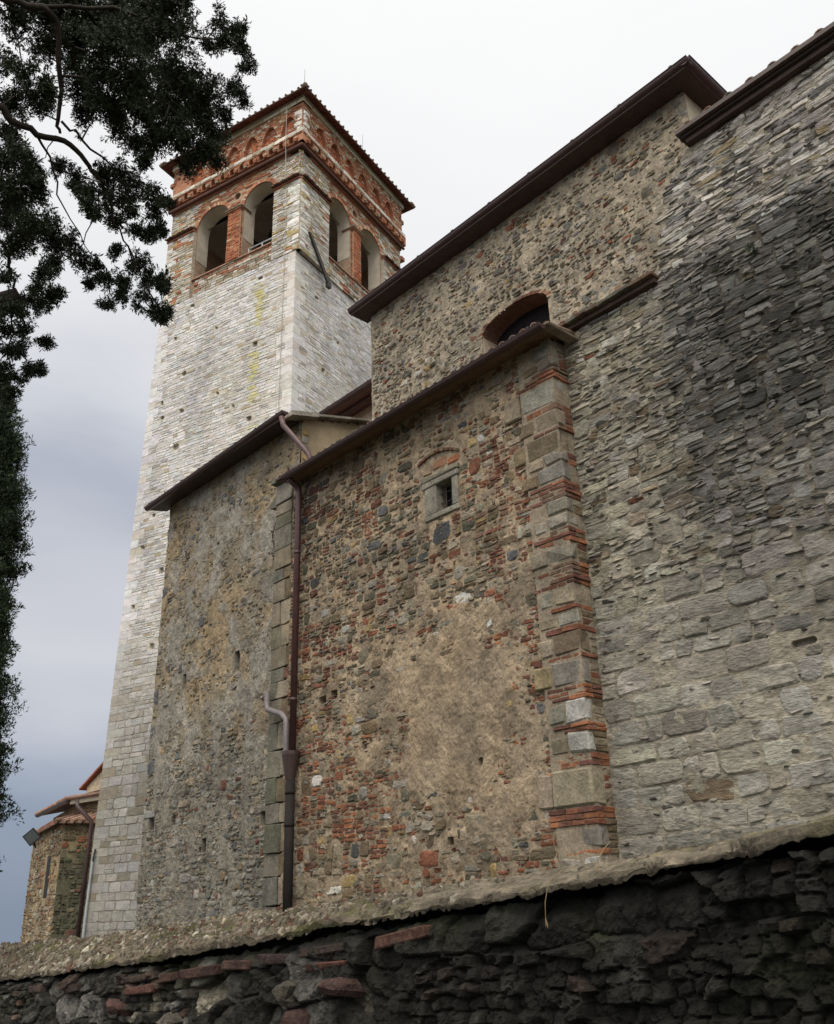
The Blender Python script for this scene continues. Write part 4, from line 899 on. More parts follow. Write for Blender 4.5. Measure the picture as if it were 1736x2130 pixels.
    for q_ in range(4):
        zq = 26.5+q_*.25; wq = .34 if q_ % 2 else .22
        e = (u0, u0+wq); lay(mb, [(e[0], e[1], zq, zq+.24)], [(.66,.63,.57)], [.06], P, rs, rnd=.15, jit=.04, warp=0, tilt=.1)
    mb.build('blind_arcade', M_BRICK, tower)
    mb = MB(); slab(mb, [(u0-.076,27.8),(u1+.08,27.8),(u1+.08,28.1),(u0-.076,28.1)], [], P, -.4, .08, (.46,.4,.29))
    stones_on(P, u0-.12, u1+.1, 27.8, 27.97, .08, [(3,(.55,.5,.38)),(1,(.42,.36,.24)),(1,(.6,.57,.5))], lambda u, z: (.5,.16)); mb.build('cornice', M_TOWER, tower)
# hidden back walls with the same arches, vault, floor
mb = MB()
for P in (lambda u, z, h: C0+TL*np.asarray(u)[:,None]+TR*(6.4+np.asarray(h))[:,None]+ZZ*np.asarray(z)[:,None], lambda u, z, h: C0+TR*np.asarray(u)[:,None]+TL*(6.0+np.asarray(h))[:,None]+ZZ*np.asarray(z)[:,None]):
    slab(mb, [(.25,21.4),(5.8,21.4),(5.8,27.7),(.25,27.7)], [], P, -.6, .0, (.38,.24,.16))
mb.build('far_walls', M_BRICK, tower)
mb = MB(); V = []; q = []; n = 14
for i in range(n+1):
    for j in range(n+1):
        a = i/n; b = j/n; V.append(TP(.35+a*5.2, .5+b*5.5, 24.75+.75*(1-(2*a-1)**4)*(1-(2*b-1)**4)))
for i in range(n):
    for j in range(n): q.append((i*(n+1)+j, i*(n+1)+j+1, (i+1)*(n+1)+j+1, (i+1)*(n+1)+j))
mb.add(V, (.46,.42,.35), q)
for F in (BL, BR_):      # cream plaster reveals inside the arches
    P = F['P']
    for (a, b) in F['ops']:
        uc = (a+b)/2; r = (b-a)/2-.012; m = 16; V = []; q = []
        prof = [(uc+r, ZS+.9), (uc+r, SPR)]+[(uc+r*math.cos(math.pi*i/m), SPR+.728*math.sin(math.pi*i/m)) for i in range(1, m)]+[(uc-r, SPR), (uc-r, ZS+.9)]
        for (x, z) in prof:
            for hh in (-.12, -.66): V.append(P([x], [z], [hh])[0])
        q = [(2*i, 2*i+1, 2*i+3, 2*i+2) for i in range(len(prof)-1)]; mb.add(V, (.52,.45,.36), q)
mb.build('plaster_vault', M_PLASTER, tower, smooth=True)
mb = MB(); mb.hexa([TP(.3,.3,22.05),TP(.3,.3,22.2),TP(.3,6.1,22.05),TP(.3,6.1,22.2),TP(5.7,.3,22.05),TP(5.7,.3,22.2),TP(5.7,6.1,22.05),TP(5.7,6.1,22.2)], (.12,.1,.08)); mb.build('belfry_floor', M_WOOD, tower)
mb = MB()
def beam(a, b, w_=.09):
    a = np.array(a); b = np.array(b); d = (b-a)/np.linalg.norm(b-a); s = np.cross(d, ZZ); s /= np.linalg.norm(s); t = np.cross(s, d)
    mb.hexa([p+s*x+t*y for p in (a, b) for x in (-w_, w_) for y in (-w_, w_)], (.03,.024,.02))
beam(TP(.7,.7,25.0), TP(3.2,2.4,25.1)); beam(TP(.5,1.6,23.5), TP(5.7,1.6,23.5)); beam(TP(2.6,.6,23.6), TP(2.6,6,23.6)); beam(TP(.5,3.4,23.7), TP(5.7,3.4,23.7)); beam(TP(1.2,.6,23.4), TP(1.2,6,23.4), .07)
mb.build('bell_frame', M_WOOD, tower)
mb = MB()
for (a, b) in ((TP(1.3,.35,22.3),TP(1.3,.35,22.75)),(TP(2.35,.35,22.3),TP(2.35,.35,22.75)),(TP(1.3,.35,22.75),TP(2.35,.35,22.75)),(TP(1.75,.35,22.3),TP(1.75,.35,22.75))): mb.tube([a, b], .028, (.5,.52,.54), 6)
mb.build('railing', M_PAINT, tower)
# roof
EZ = 27.95; OH = .4; WZ = 28.13; cn = [(UB-OH,-OH),(6.0+OH,-OH),(6.0+OH,6.4+OH),(UB-OH,6.4+OH)]; ctr = ((6+UB)/2, 3.2)
mb = MB(); AP = TP(*ctr, EZ+1.65)
for i in range(4):
    a = cn[i]; b = cn[(i+1) % 4]; A = TP(*a, EZ+.05); B = TP(*b, EZ+.05)
    mb.add([A, B, AP], (.3,.17,.11), None, [(0,1,2)])
    L_ = np.linalg.norm(B-A); k = int(L_/.27); inn = (AP-(A+B)/2); inn /= np.linalg.norm(inn)
    for j in range(k+1):
        p = A+(B-A)*(j/k); f = min(j, k-j)/k*2; e = p+inn*max(.2, f*3.4); p = p-inn*.05
        mb.tube([p+ZZ*.02, e+ZZ*.03], [.05, .045], pick([(2,(.17,.13,.1)),(1,(.14,.14,.12)),(1,(.2,.14,.1))], rng), 7)
for c in cn: mb.tube([TP(*c, EZ+.1), AP+ZZ*.1], .09, (.25,.2,.15), 8)
mb.build('tiled_roof', M_TILE, tower)
mb = MB()
for i in range(4):
    a = np.array(cn[i]); b = np.array(cn[(i+1) % 4]); d = (b-a)/np.linalg.norm(b-a); inn = np.array((-d[1], d[0])) ; L_ = np.linalg.norm(b-a)
    if np.dot(inn, np.array(ctr)-a) < 0: inn = -inn
    pitch = .205; k = int(L_/pitch); pitch = L_/k; sl = (WZ-EZ)/OH
    o_ = lambda s, t, dz=0: TP(*(a+d*s+inn*t), EZ+t*sl+dz)
    mb.add([o_(0,0,.03), o_(L_,0,.03), o_(L_-.6,.6,.03), o_(.6,.6,.03)], (.62,.45,.38), [(0,1,2,3)])
    for j in range(k):
        s0 = j*pitch+.009; s1 = (j+1)*pitch-.009
        t0 = min(.58, s0 if s0 < L_/2 else L_-s0); t1 = min(.58, s1 if s1 < L_/2 else L_-s1); c_ = pick([(3,(.17,.055,.045)),(2,(.14,.048,.04)),(1,(.21,.08,.06))], rng, .12)
        mb.hexa([o_(s0,.0), o_(s0,.0,.028), o_(s0,t0), o_(s0,t0,.028), o_(s1,.0), o_(s1,.0,.028), o_(s1,t1), o_(s1,t1,.028)], c_)
mb.build('eaves_soffit', M_BRICK, tower)
mb = MB()
for i in range(4):
    a = cn[i]; b = cn[(i+1) % 4]; mb.tube([TP(*a, EZ+.02), TP(*b, EZ+.02)], .035, (.13,.07,.055), 6)
mb.build('eaves_edge', M_BRICK, tower)
for (u, v) in ((UB-OH+.2,-OH+.2),(UB-OH+.2,3.4)):
    mb = MB(); mb.tube([TP(u, v, EZ+.1), TP(u, v, EZ+1.15)], [.012,.006], (.2,.2,.2), 5); mb.build('lightning_rod', M_IRON, tower)
mb = MB(); P = PRb
mb.hexa([P([u], [z], [h])[0] for (u, z) in ((.38,22.32),(.5,22.36),(1.44,20.9),(1.58,20.98)) for h in (.05,.12)], (.035,.028,.024))
mb.hexa([P([u], [z], [h])[0] for (u, z) in ((1.42,20.78),(1.42,21.0),(1.6,20.78),(1.6,21.0)) for h in (.02,.14)], (.03,.025,.02))
o = mb.build('iron_anchor', M_IRON, tower); o['label'] = 'dark slanting iron anchor bar below the belfry corner'
mb = MB(); mb.tube([PL([.42], [z], [.045])[0] for z in (1, 8, 15, 21.4, 24.4)]+[PL([.42],[z],[.16])[0] for z in (24.6, 25.6)]+[PL([.42],[z],[.2])[0] for z in (26.0, 27.7)], .011, (.35,.33,.31), 5)
mb.build('lightning_cable', M_IRON, tower)
mb = MB(); mb.tube([PL([5.95], [z], [.07])[0] for z in (1.0, 3.15)], .032, (.36,.38,.4), 8)
mb.tube([PL([5.95], [3.1], [.07])[0], PL([5.9], [3.45], [.07])[0]], [.03,.03], (.04,.04,.04), 6); o = mb.build('conduit', M_PAINT, tower); o['label'] = 'grey metal conduit at the foot of the tower'
# projecting stone stubs
for (u, z) in ((6.02,27.15),):
    mb = MB(); mb.hexa([PL([a], [b], [h])[0] for a in (u, u+.2) for b in (z, z+.16) for h in (-.3, 0)], (.3,.14,.09)); mb.build('corner_bracket', M_BRICK, tower)
for (v, z) in ((6.4,27.15),(6.4,25.3)):
    mb = MB(); mb.hexa([PRb([a], [b], [h])[0] for a in (v, v+.22) for b in (z, z+.16) for h in (-.3, 0)], (.3,.14,.09)); mb.build('corner_bracket', M_BRICK, tower)

# ---------------------------------------------------------------- apse
apse = thing('apse', 'small polygonal apse with a tall slit window and stepped terracotta roofs beyond the tower', 'church apse', (-31, 13.5, 0))
def az(a, D): a = R_(a); return np.array((-D*math.cos(a), D*math.sin(a)))
rng = random.Random(51); rs = np.random.RandomState(51)
cC = az(21.9, 32.0); cA = az(20.45, 38.1); dB = np.array((.42,.907)); cB = cC+dB*2.6
dA = (cA-cC)/np.linalg.norm(cA-cC); LA = np.linalg.norm(cA-cC)
def wallP(p, d, nrm): return lambda u, z, h: np.stack([p[0]+d[0]*np.asarray(u)+nrm[0]*np.asarray(h), p[1]+d[1]*np.asarray(u)+nrm[1]*np.asarray(h), np.asarray(z, float)], -1)
nA = np.array((dA[1], -dA[0])); nA = nA if nA[1] < 0 else -nA; nB = np.array((dB[1], -dB[0])); nB = nB if nB[0] > 0 else -nB
PA = wallP(cC, dA, nA); PB = wallP(cC, dB, nB); ZT = 4.5
for (P, L_, hol, nm, lab) in ((PA, LA, [(1.65,2.6,2.32,3.55,.06)], 'brown_wall', None), (PB, 2.6, [], 'mossy_wall', 'dark mossy side of the apse')):
    mb = MB(); cs, co, hs = [], [], []
    for (a, b, c, d) in rubble(0, L_, -.5, ZT, lambda u, z: (.24,.16) if P is PB else (.42,.17), rng):
        u, z = (a+b)/2, (c+d)/2
        if inhole(hol, a, b, c, d, .02) or rng.random() < .2: continue
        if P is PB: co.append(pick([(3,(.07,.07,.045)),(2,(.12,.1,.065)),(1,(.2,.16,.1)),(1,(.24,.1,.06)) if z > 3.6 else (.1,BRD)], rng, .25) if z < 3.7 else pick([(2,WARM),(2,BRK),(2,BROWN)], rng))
        else: co.append(pick([(3,(.27,.225,.155)),(2,(.25,.17,.09)),(1,(.25,.12,.06)),(1,(.34,.31,.26)),(1,BROWN)], rng, .2))  # brown masonry, paler than the mossy side
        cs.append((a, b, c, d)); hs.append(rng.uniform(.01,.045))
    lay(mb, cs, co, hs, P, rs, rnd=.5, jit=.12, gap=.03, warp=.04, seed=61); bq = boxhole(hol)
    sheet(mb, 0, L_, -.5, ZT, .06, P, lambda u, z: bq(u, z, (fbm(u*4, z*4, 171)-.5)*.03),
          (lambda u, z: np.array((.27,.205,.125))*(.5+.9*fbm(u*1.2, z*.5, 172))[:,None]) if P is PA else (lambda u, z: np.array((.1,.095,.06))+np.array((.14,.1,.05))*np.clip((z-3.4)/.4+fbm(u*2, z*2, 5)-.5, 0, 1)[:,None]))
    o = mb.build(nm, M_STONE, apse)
    if lab: o['label'] = lab
    if P is PA:
        mb = MB(); V = [P([u], [z], [h])[0] for u in (1.67, 2.58) for z in (2.34, 3.53) for h in (-.09, -.03)]; mb.hexa(V, (.006,.006,.006)); o2 = mb.build('slit_window', M_WOOD, apse)
mb = MB(); mb.box(-34.6, -30.5, 14.4, 17, -.5, 4.3, (.25,.2,.14)); mb.build('rear_wall', M_STONE, apse)
# skirt roof + upper storey + main roof
def sheetroof(name, pts_lo, pts_hi, col, parent, rows=.22):
    mb = MB(); n = len(pts_lo)
    for i in range(n-1):
        a, b, c, d = [np.array(p, float) for p in (pts_lo[i], pts_lo[i+1], pts_hi[i+1], pts_hi[i])]
        mb.add([a, b, c, d, a-ZZ*.05, b-ZZ*.05, c-ZZ*.05, d-ZZ*.05], (.16,.1,.07), [(0,1,2,3),(4,5,6,7),(0,1,5,4)])
        k = max(1, int(np.linalg.norm(b-a)/rows))
        for j in range(k+1):
            p = a+(b-a)*j/k; q_ = d+(c-d)*j/k; pp = p-(q_-p)*.04
            mb.tube([pp+ZZ*.03, (p+q_)/2+ZZ*.02, q_+ZZ*.03], [.075,.065,.06], pick([(3,(.3,.15,.105)),(1,(.25,.16,.12)),(1,(.36,.22,.16))], rng), 7)
    return mb.build(name, M_TILE, parent)
def off(p, *vs):
    p = np.array(p, float)
    for v, k in vs: p = p+np.array(v)*k
    return p
iA = -nA; iB = -nB
lo = [(*off(cA, (nA,.2), (dA,.2)), 4.45), (*off(cC, (nA,.2), (nB,.2)), 4.45), (*off(cB, (nB,.2)), 4.45)]
hi = [(*off(cA, (iA,.75), (dA,-.6)), 4.85), (*off(cC, (iA,.75), (iB,.75)), 4.85), (*off(cB, (iB,.75)), 4.85)]
sheetroof('skirt_roof', lo, hi, None, apse)
cU = off(cC, (iA,.5), (iB,.35)); PU = wallP(cU, dA, nA); PUB = wallP(cU, dB, nB)
mb = MB(); hol = [(4.0,4.9,4.75,5.05,.4)]; bq = boxhole(hol)
for (P, L_) in ((PU, LA-.4), (PUB, 3.2)):
    sheet(mb, 0, L_, 4.5, 5.14, .06, P, (lambda u, z: bq(u, z, (fbm(u*4, z*4, 181)-.5)*.04)) if P is PU else (lambda u, z: (fbm(u*4, z*4, 181)-.5)*.04), lambda u, z: np.array((.27,.19,.12))*(.6+.8*fbm(u*3, z*5, 182))[:,None])
cs = [c for c in rubble(0, 3.2, 4.5, 5.1, lambda u, z: (.2,.08), rng)]; lay(mb, cs, [pick([(2,BRK),(2,BROWN),(2,WARM)], rng) for _ in cs], [.02]*len(cs), PUB, rs, gap=.03)
mb.build('upper_wall', M_STONE, apse)
E0 = off(cU, (nA,.4), (nB,.25)); E1 = off(cU, (dA,LA+.4), (nA,.4)); E2 = off(cU, (dB,3.4), (nB,.25))
sheetroof('main_roof', [(*E1, 5.32), (*E0, 5.16)], [(*off(E1, (iA,3.2), (dA,-1.5)), 5.88), (*off(E0, (iA,3.2)), 5.78)], None, apse)
mb = MB(); mb.hexa([(*E0,5.0),(*E0,5.14),(*off(E0,(nB,-.3)),5.0),(*off(E0,(nB,-.3)),5.14),(*off(E0,(iA,3.2)),5.56),(*off(E0,(iA,3.2)),5.75),(*off(E0,(iA,3.2),(nB,-.3)),5.56),(*off(E0,(iA,3.2),(nB,-.3)),5.75)], (.45,.4,.32))
mb.build('verge_board', M_PLASTER, apse)
gutter('gutter', (*off(E1,(nA,.05)), 5.3), (*off(E0,(nA,.05)), 5.12), .08, apse, out=(float(nA[0]), float(nA[1])), col=(.035,.03,.03))
def azp(a, D, te): p = az(a, D); return np.array((p[0], p[1], 1.6+D*te))
mb = MB(); mb.tube([azp(22.46,31.3,.1096), azp(22.5,31.2,.104), azp(23.34,31.1,.0899), azp(23.36,31.1,.08), azp(23.23,31.1,-.04)], .065, (.06,.032,.03), 10)
o = mb.build('downpipe', M_PAINT, apse, smooth=True); o['label'] = 'dark downpipe bent across the apse corner'
mb = MB(); p = azp(23.6,33.5,.1215); 
mb.hexa([p+np.array(v) for v in ((-1.0,-.3,.02),(-1.0,-.3,.08),(-1.0,1,.02),(-1.0,1,.08),(.9,-.3,.75),(.9,-.3,.82),(.9,1,.75),(.9,1,.82))], (.3,.12,.08))
mb.hexa([p+np.array(v) for v in ((-.7,-.15,-.1),(-.7,-.15,.1),(-.7,1,-.1),(-.7,1,.1),(.9,-.15,-.1),(.9,-.15,.7),(.9,1,-.1),(.9,1,.7))], (.42,.34,.24)); mb.build('rear_gable', M_TILE, apse)
lp = thing('floodlight', 'small square grey floodlight fixed under the apse roof against the sky', 'floodlight', tuple(float(x) for x in azp(20.33, 33.6, .0756)))
mb = MB(); L0 = azp(20.33, 33.6, .0756)
v1 = np.array((.45,.6,.66)); v1 /= np.linalg.norm(v1); v2 = np.cross(v1, (.93,-.36,0)); v2 /= np.linalg.norm(v2); v3 = np.cross(v1, v2)
fr = lambda s, t0, t1: [L0+v1*a*s+v2*b*s+v3*c for a in (-1, 1) for b in (-1, 1) for c in (t0, t1)]
mb.hexa(fr(.2, -.06, .06), (.02,.022,.022)); mb.build('housing', M_WOOD, lp)
mb = MB(); mb.hexa(fr(.165, -.066, .066), (.06,.07,.07)); mb.build('glass', M_PAINT, lp)
mb = MB(); mb.tube([L0, azp(20.6, 33.8, .066)], .03, (.04,.04,.04), 6); mb.build('bracket', M_IRON, lp)

# ---------------------------------------------------------------- near street wall
low = thing('street_wall', 'low wet rubble wall, stone painted near black for shade, with pebbly mortar cap and thin brick edging in the foreground', 'retaining wall', (-4, 2.7, 0))
rng = random.Random(61); rs = np.random.RandomState(61)
def cellf(u, z, su, sz, s):
    """jittered cells: returns F1, F2-F1 and an id value"""
    x = u/su+(fbm(u*3, z*3, s+5, 3)-.5)*.55; y = z/sz+(fbm(u*3+7, z*3, s+6, 3)-.5)*.6; x = x+0
    ix = np.floor(x); iy = np.floor(y); d1 = np.full(x.shape, 9.); d2 = np.full(x.shape, 9.); idv = np.zeros(x.shape)
    for a in (-1,0,1):
        for b in (-1,0,1):
            cx_ = ix+a; cy_ = iy+b; px_ = cx_+.1+.8*hsh(cx_, cy_, s); py_ = cy_+.15+.7*hsh(cx_, cy_, s+1)
            d = np.maximum(np.abs(x-px_), np.abs(y-py_))*.6+.4*np.hypot(x-px_, y-py_)
            n_ = d < d1; d2 = np.where(n_, d1, np.minimum(d2, d)); idv = np.where(n_, hsh(cx_, cy_, s+2), idv); d1 = np.where(n_, d, d1)
    return d1, d2-d1, idv
def lowwall(mb, x0, x1, step, zlo, nz_):
    nu = int((x1-x0)/step)+1; U, T = np.meshgrid(np.linspace(x0, x1, nu), np.linspace(0, 1, nz_))
    top = zf(U)+.012-.03*fbm(U*5, U*0, 201)-.03*(fbm(U*16, U*0, 202)-.3); Z = zlo+(top-zlo)*T
    f1, ed, idv = cellf(U, Z-.085*U, .23, .13, 211); g1, eg, idg = cellf(U, Z-.085*U, .075, .048, 231)
    big = vn(U*1.6+2, Z*2.5, 221) > .5+.22*np.clip((U+3.4)/1.0, 0, 1)
    e = np.where(big, ed*1.0, eg*.6); idx = np.where(big, idv, idg)
    bul = np.clip(e*6.5, 0, 1)**.6; rough = (fbm(U*11, Z*11, 241, 5)-.5)
    tilt_ = (hsh(np.floor(idx*997), np.floor(idx*31), 3)-.5)*f1*.06
    h = bul*(.012+.042*idx)+rough*.055*(.5+bul*.5)+(np.abs(fbm(U*26, Z*26, 251, 4)-.5)-.1)*.05+tilt_*2.5
    h = h-np.clip((T-.93)*.6, 0, .05)
    dep = np.clip(bul*1.1, 0, 1)[..., None]
    base = np.array((.024,.022,.018))  # near-black stone: overcast shade and vignetting are painted into this colour
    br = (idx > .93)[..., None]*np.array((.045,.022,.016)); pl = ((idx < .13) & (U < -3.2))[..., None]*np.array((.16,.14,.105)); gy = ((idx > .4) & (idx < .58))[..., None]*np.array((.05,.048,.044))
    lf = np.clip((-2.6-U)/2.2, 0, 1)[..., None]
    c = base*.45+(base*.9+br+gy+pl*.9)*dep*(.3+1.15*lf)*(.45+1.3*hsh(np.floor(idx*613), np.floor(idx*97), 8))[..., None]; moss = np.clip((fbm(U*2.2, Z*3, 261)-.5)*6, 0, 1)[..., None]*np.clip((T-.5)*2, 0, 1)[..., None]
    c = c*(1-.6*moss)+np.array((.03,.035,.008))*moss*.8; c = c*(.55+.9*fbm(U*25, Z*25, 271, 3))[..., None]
    P_ = np.stack([U, 2.62-h, Z], -1).reshape(-1, 3); i = np.arange(U.size).reshape(U.shape)
    mb.add(P_, c.reshape(-1, 3), np.stack([i[:-1,:-1], i[:-1,1:], i[1:,1:], i[1:,:-1]], -1).reshape(-1, 4))
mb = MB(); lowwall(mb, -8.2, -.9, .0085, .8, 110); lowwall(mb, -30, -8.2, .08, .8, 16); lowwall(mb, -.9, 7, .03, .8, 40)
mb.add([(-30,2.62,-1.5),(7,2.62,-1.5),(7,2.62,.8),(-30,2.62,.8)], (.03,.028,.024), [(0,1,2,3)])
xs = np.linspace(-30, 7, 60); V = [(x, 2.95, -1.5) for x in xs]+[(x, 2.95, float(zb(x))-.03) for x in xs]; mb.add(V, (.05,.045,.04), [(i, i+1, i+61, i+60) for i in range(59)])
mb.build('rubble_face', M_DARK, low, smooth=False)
def capsheet(mb, x0, x1, step, nt):
    nu = int((x1-x0)/step)+1; U, T = np.meshgrid(np.linspace(x0, x1, nu), np.linspace(-.22, 1.12, nt))
    lf = np.clip((-3.15-U+(fbm(U*3, T*2, 300)-.5)*.5)/.35, 0, 1)     # 1 = pebbly old cap, 0 = smooth lime mortar
    f1, ed, idv = cellf(U, T*.4, .055, .018, 311)
    peb = np.clip(ed*3, 0, 1)*.009*(idv > .35); n1 = fbm(U*6, T*3, 321, 5)-.5; n2 = fbm(U*22, T*16, 322, 4)-.5
    crk = np.abs(fbm(U*2.4, T*2.2+U*.7, 326, 5)-.5); h = lf*(peb+n1*.055+n2*.03)+(1-lf)*(n1*.04+n2*.018+np.where(fbm(U*2.2, T*5+U, 325) > .53, .012, 0)-.02*(crk < .012))
    Tc = np.clip(T, 0, 1); edge = np.clip(-T/.22, 0, 1)
    y = 2.585+Tc*.38+(T < 0)*(-.012+(fbm(U*9, T*0, 331)-.5)*.03)+np.clip(T-1, 0, 1)*.1
    z = zf(U)+.032*(1-Tc)+(zb(U)-zf(U))*Tc**.8-edge*(.004+.022*fbm(U*9, T*0, 332)+.014*fbm(U*37, U*0, 333))-np.clip(T-1, 0, 1)*1.2
    c1 = np.array((.145,.118,.083))+np.zeros(U.shape+(3,)); wht = ((idv > .90) & (ed > .25) & (fbm(U*5, T*5, 343) > .47))[..., None]; mid = ((idv > .6) & (idv < .72))[..., None]
    c1 = c1*(.5+1.0*fbm(U*12, T*6, 341))[..., None]; c1 = np.where(wht, np.array((.36,.33,.27)), c1); c1 = np.where(mid, np.array((.1,.08,.06)), c1)
    ms = np.clip((fbm(U*3, T*3, 342)-.52)*9, 0, 1)[..., None]; c1 = c1*(1-.75*ms)+np.array((.06,.06,.015))*.75*ms
    c2 = np.array((.165,.138,.10))*(.65+.65*fbm(U*5, T*4, 351))[..., None]; gs = np.clip((fbm(U*2.6, T*2, 352)-.55)*8, 0, 1)[..., None]; c2 = c2*(1-.5*gs)+np.array((.13,.12,.05))*.5*gs
    c2 = c2*(.55+.9*fbm(U*24, T*16, 353))[..., None]*(1-.5*(crk < .014))[..., None]; c = c1*lf[..., None]+c2*(1-lf[..., None]); c = c*(1-.55*edge[..., None])
    P_ = np.stack([U, y, z+h*(1-edge*.5)], -1).reshape(-1, 3); i = np.arange(U.size).reshape(U.shape)
    mb.add(P_, c.reshape(-1, 3), np.stack([i[:-1,:-1], i[:-1,1:], i[1:,1:], i[1:,:-1]], -1).reshape(-1, 4))
mb = MB(); capsheet(mb, -8.9, -.9, .008, 64); capsheet(mb, -30, -8.9, .06, 12); capsheet(mb, -.9, 7, .04, 16); mb.build('mortar_cap', M_CAP, low)
mb = MB(); rs2 = np.random.RandomState(99)
def PC(u, t, h):
    T = np.clip(t/.38, 0, 1); z = zf(u)+.032*(1-T)+(zb(u)-zf(u))*T**.8+(fbm(u*6, T*3, 321, 5)-.5)*.05; return np.stack([u, 2.585+t, z+h], -1)
shards(mb, 2600, -8.8, -3.0, .0, .39, lambda u, t: pick([(3,(.17,.14,.1)),(2,(.10,.085,.06)),(1.3,(.23,.2,.155)),(.4,(.36,.33,.27)),(.6,(.12,.06,.04))], rng, .25), PC, rs2, (.004,.02), (.02,.06), (.5,1.0), lambda u, t: u > -3.5 and rng.random() < .7)
shards(mb, 260, -3.3, .5, .0, .39, lambda u, t: pick([(3,(.17,.145,.105)),(1,(.11,.095,.07)),(.4,(.3,.27,.21))], rng, .25), PC, rs2, (.004,.014), (.015,.05), (.5,1.0))
mb.build('pebbles', M_CAP, low)
mb = MB(); x = -6.9
while x < -2.9:
    Lb = rng.uniform(.14,.34); dz = .5*(zf(x+Lb)-zf(x)); z = float(zf(x+Lb/2))-.075+rng.uniform(-.012,.012); k = float(zf(x+Lb)-zf(x))/Lb+rng.uniform(-.06,.06)
    if rng.random() < .62:
        M = lambda a, b, c, x=x, z=z, k=k: (a, b, c+k*(a-x))
        mb.cbox(x, x+Lb, 2.55+rng.uniform(0,.03), 2.7, z-.022, z+.016, .006, pick([(3,(.085,.045,.034)),(2,(.06,.04,.032)),(1,(.12,.06,.04))], rng), rs, .008, M)
    if rng.random() < .32:
        z2 = z-.062; M = lambda a, b, c, x=x, z2=z2, k=k: (a, b, c+k*(a-x)); mb.cbox(x+.04, x+Lb+.02, 2.54+rng.uniform(0,.03), 2.7, z2-.018, z2+.016, .006, pick([(3,(.12,.055,.04)),(1,(.08,.05,.04))], rng), rs, .008, M)
    x += Lb+rng.uniform(.01,.08)
o = mb.build('brick_edging', M_DARK, low); o['label'] = 'thin broken bricks bedded under the pebbly cap'
# pale loose stones wedged in the face
mb = MB()
for (x, z, sx, sz) in ((-3.62,1.17,.055,.06),(-3.85,1.08,.07,.04),(-3.68,1.28,.035,.05),(-4.7,1.13,.05,.035),(-5.3,1.17,.06,.03),(-5.75,1.02,.05,.035),(-3.33,1.33,.09,.035)):
    mb.cbox(x-sx, x+sx, 2.49, 2.62, z-sz, z+sz, .02, pick([(1,(.12,.105,.08)),(1,(.07,.05,.04)),(1,(.1,.055,.045))], rng), rs, .02)
o = mb.build('proud_stones', M_DARK, low); o['label'] = 'a few paler stones standing proud of the black face'

# ---------------------------------------------------------------- conifers
def leafmat():
    m = masonry_mat('conifer_foliage', .0, 8, .5, .2, .75); return m
M_LEAF = leafmat()
def sprays(mb, cen, rad, nrm, n, rs, size=.05, col=(.030,.045,.018), fan=5, droop=.0):
    """n small scale-leaf sprays spread through a clump: each a fan of slim leaflets"""
    d = rs.normal(size=(n,3)); d /= np.linalg.norm(d, axis=1)[:,None]; r = rs.random(n)**(1/2.2)
    ax0 = rs.normal(size=3); ax0[2] -= .5; ax0 /= np.linalg.norm(ax0); p = cen+d*r[:,None]*rad*.8+ax0*rs.uniform(-1.5, 1.5, (n,1))*rad; ax = d*.8+rs.normal(size=(n,3))*.55+np.array((0,0,droop)); ax /= np.linalg.norm(ax, axis=1)[:,None]
    for k in range(fan):
        a = ax+rs.normal(size=(n,3))*.42; a /= np.linalg.norm(a, axis=1)[:,None]; s = np.cross(a, rs.normal(size=(n,3))); s /= np.linalg.norm(s, axis=1)[:,None]+1e-9
        L_ = size*rs.uniform(.6, 1.5, (n,1)); w_ = L_*rs.uniform(.09,.17,(n,1)); b = p+rs.normal(size=(n,3))*size*.25
        V = np.stack([b, b+a*L_*.55+s*w_, b+a*L_, b+a*L_*.55-s*w_], 1).reshape(-1, 3)
        i = np.arange(n)[:,None]*4; t = np.concatenate([i+np.array([0,1,3]), i+np.array([3,1,2])])
        c = np.array(col)*rs.uniform(.5, 1.6, (n,1))*np.array((1,1,1)); mb.add(V, np.repeat(c, 4, 0), None, t)
rs = np.random.RandomState(71)
tree = thing('conifer_tree', 'dark ragged conifer whose drooping branches fill the upper left corner in front of the tower', 'conifer', (-7.0, .6, -.4))
mb = MB(); mb.tube([(-7.0,.6,-.5),(-6.9,.65,2.5),(-6.7,.7,5.5),(-6.4,.8,9.0),(-6.2,.8,12.5)], [.34,.29,.22,.14,.05], (.045,.034,.026), 14); mb.build('trunk', M_BARK, tree, smooth=True)
mb = MB(); fr_ = [(-6.6,.74,6.6)]
for ln in BR.split('|'):
    pts = [tuple(map(float, s.split(','))) for s in ln.split(';')]
    P_ = [np.array(p[:3]) for p in pts]; rr = [p[3]*.5 for p in pts]; fine = [P_[0]]; fr2 = [rr[0]]
    for i in range(1, len(P_)):
        for t in (.33,.66,1.):
            fine.append(P_[i-1]*(1-t)+P_[i]*t+rs.normal(size=3)*.012*(t < 1)); fr2.append(rr[i-1]*(1-t)+rr[i]*t)
    mb.tube(fine, fr2, (.035,.027,.021), 7)
for s in ((-6.6,.72,7.2),(-6.75,.68,5.0),(-6.8,.66,4.2)):
    pts = min((tuple(map(float, l.split(';')[0].split(','))) for l in BR.split('|')), key=lambda p: abs(p[2]-s[2]))
    mb.tube([s, (np.array(s)+np.array(pts[:3]))/2+np.array((0,0,.15)), pts[:3]], [.1,.08,.055], (.035,.027,.021), 8)
tw = mb; mb = MB()
brpts = np.array([list(map(float, s.split(',')))[:3] for l in BR.split('|') for s in l.split(';')])
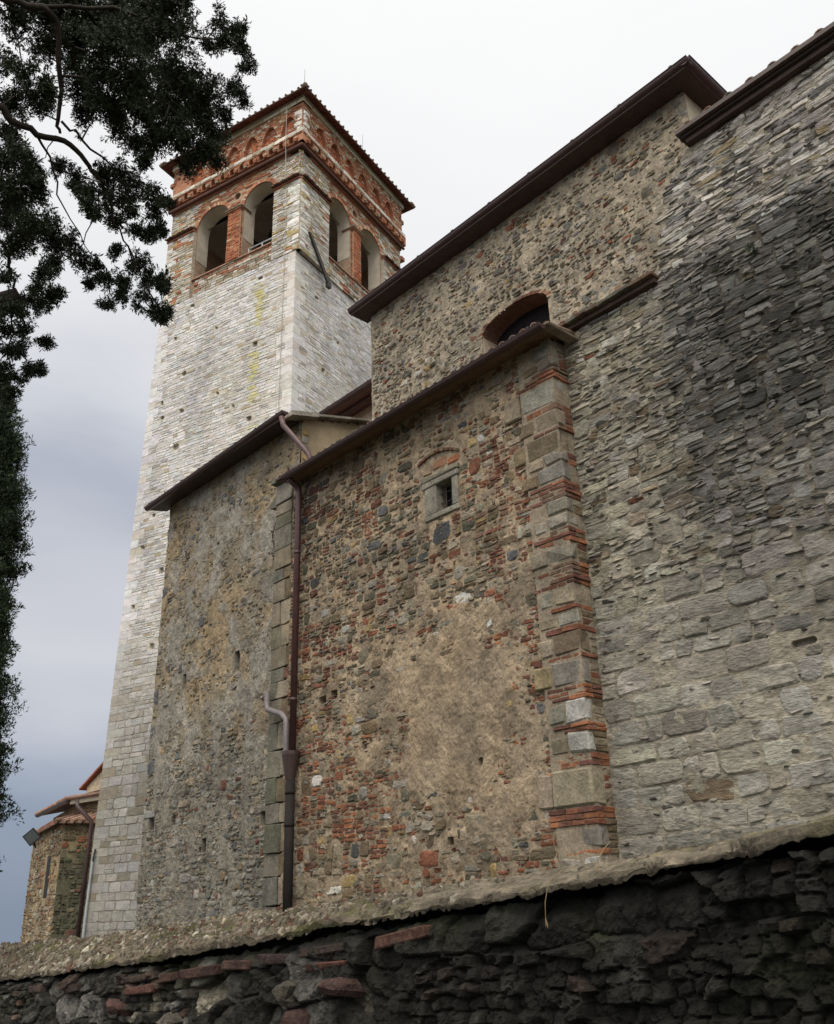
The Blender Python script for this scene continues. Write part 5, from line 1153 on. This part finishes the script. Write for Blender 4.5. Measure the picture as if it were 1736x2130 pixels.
for s in CL.split(';'):
    x, y, z, r = map(float, s.split(',')); c = np.array((x, y, z)); n_sub = max(5, int((r/.1)**1.85*5.8))
    for k in range(n_sub):
        dd = rs.normal(size=3); dd /= np.linalg.norm(dd); q_ = c+dd*r*rs.uniform(.15, .95); rr = r*rs.uniform(.14, .3)+.02
        sprays(mb, q_, rr, None, int(20+rr*620), rs, size=.026, droop=-.15, col=(.022,.030,.014))
        near_ = brpts[np.argmin(((brpts-q_)**2).sum(1))]
        if rs.random() < .5: tw.tube([q_, (q_+c)/2+rs.normal(size=3)*.02, c], [.003,.004,.006], (.03,.024,.018), 4, False)
    if rs.random() < .6 and np.linalg.norm(c-near_) < .55: tw.tube([c, (c+near_)/2+rs.normal(size=3)*.05, near_], [.003,.005,.007], (.03,.024,.018), 5, False)
# the part of the crown out of view above and behind the branches
for k in range(150):
    zz_ = rs.uniform(5.5, 13.5); a = rs.uniform(0, 2*math.pi); rr = (13.8-zz_)*.28+.5; p = np.array((-6.9+math.cos(a)*rr*rs.uniform(.4,1)-.6, .2+math.sin(a)*rr*rs.uniform(.4,1)-.5, zz_))
    if p[1] > .1 or p[0] < -8.5: continue
    sprays(mb, p, rs.uniform(.35,.6), None, 260, rs, size=.09, fan=4, col=(.022,.030,.014))
mb.build('foliage', M_LEAF, tree); tw.build('branches', M_BARK, tree, smooth=True)

cyp = thing('cypress_tree', 'tall narrow green cypress column cut by the left edge of the picture', 'cypress', (-13.7, 3.35, .5))
cx0, cy0 = -13.72, 3.32
mb = MB(); mb.tube([(cx0,cy0,-.3),(cx0,cy0,3),(cx0,cy0,9.6)], [.22,.16,.03], (.06,.045,.035), 10); mb.build('trunk', M_BARK, cyp, smooth=True)
mb = MB()
def crad(z): return float(np.interp(z, CYZ, CYR))
for k in range(2300):
    z = rs.uniform(2.1, 9.9); a = rs.uniform(0, 2*math.pi); R = crad(z)*(1+.12*math.sin(a*3+z*1.3)+rs.uniform(-.16,.12))*rs.uniform(.72, 1)
    c = np.array((cx0+math.cos(a)*R, cy0+math.sin(a)*R, z)); sprays(mb, c, rs.uniform(.07,.16), None, 60, rs, size=.05, col=(.030,.046,.021), droop=.9, fan=4)
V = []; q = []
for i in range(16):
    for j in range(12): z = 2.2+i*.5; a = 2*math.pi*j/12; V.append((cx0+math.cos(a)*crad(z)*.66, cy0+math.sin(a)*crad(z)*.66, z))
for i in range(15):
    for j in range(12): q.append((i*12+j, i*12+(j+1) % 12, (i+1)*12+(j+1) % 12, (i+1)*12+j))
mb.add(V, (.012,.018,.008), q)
mb.build('foliage', M_LEAF, cyp)

# ---------------------------------------------------------------- small weeds
rs = np.random.RandomState(81)
mb = MB(); sprays(mb, np.array((-3.86, 9.22, 8.86)), .05, None, 40, rs, size=.045, col=(.035,.05,.02), droop=.4, fan=3)
tag(mb.build('wall_plant', M_LEAF), 'tiny green fern rooted in the blackened part of the big grey wall', 'plant')
for (x, lab) in ((-2.18, 'longer straw-coloured dry stem dangling over the lip of the black wall'), (-2.05, 'short pale dry stem lying on the mortar cap near the brick quoins')):
    mb = MB(); z = float(zf(x))+.03
    if x < -2.1: p = [(x, 2.62, z+.05), (x+.01, 2.53, z+.01), (x+.015, 2.5, z-.05), (x+.02, 2.49, z-.1)]
    else: p = [(x-.09, 2.85, z+.13), (x-.02, 2.72, z+.10), (x+.03, 2.6, z+.045)]
    mb.tube(p, [.0014,.0017,.0014,.001][:len(p)], (.22,.17,.09), 5)
    for k in range(5): q0 = np.array(p[-1])+rs.normal(size=3)*.006; mb.tube([np.array(p[-1]), q0+np.array((0,0,-.02))], [.0015,.0008], (.34,.26,.13), 4)
    tag(mb.build('straw', M_LEAF), lab, 'dry stem')
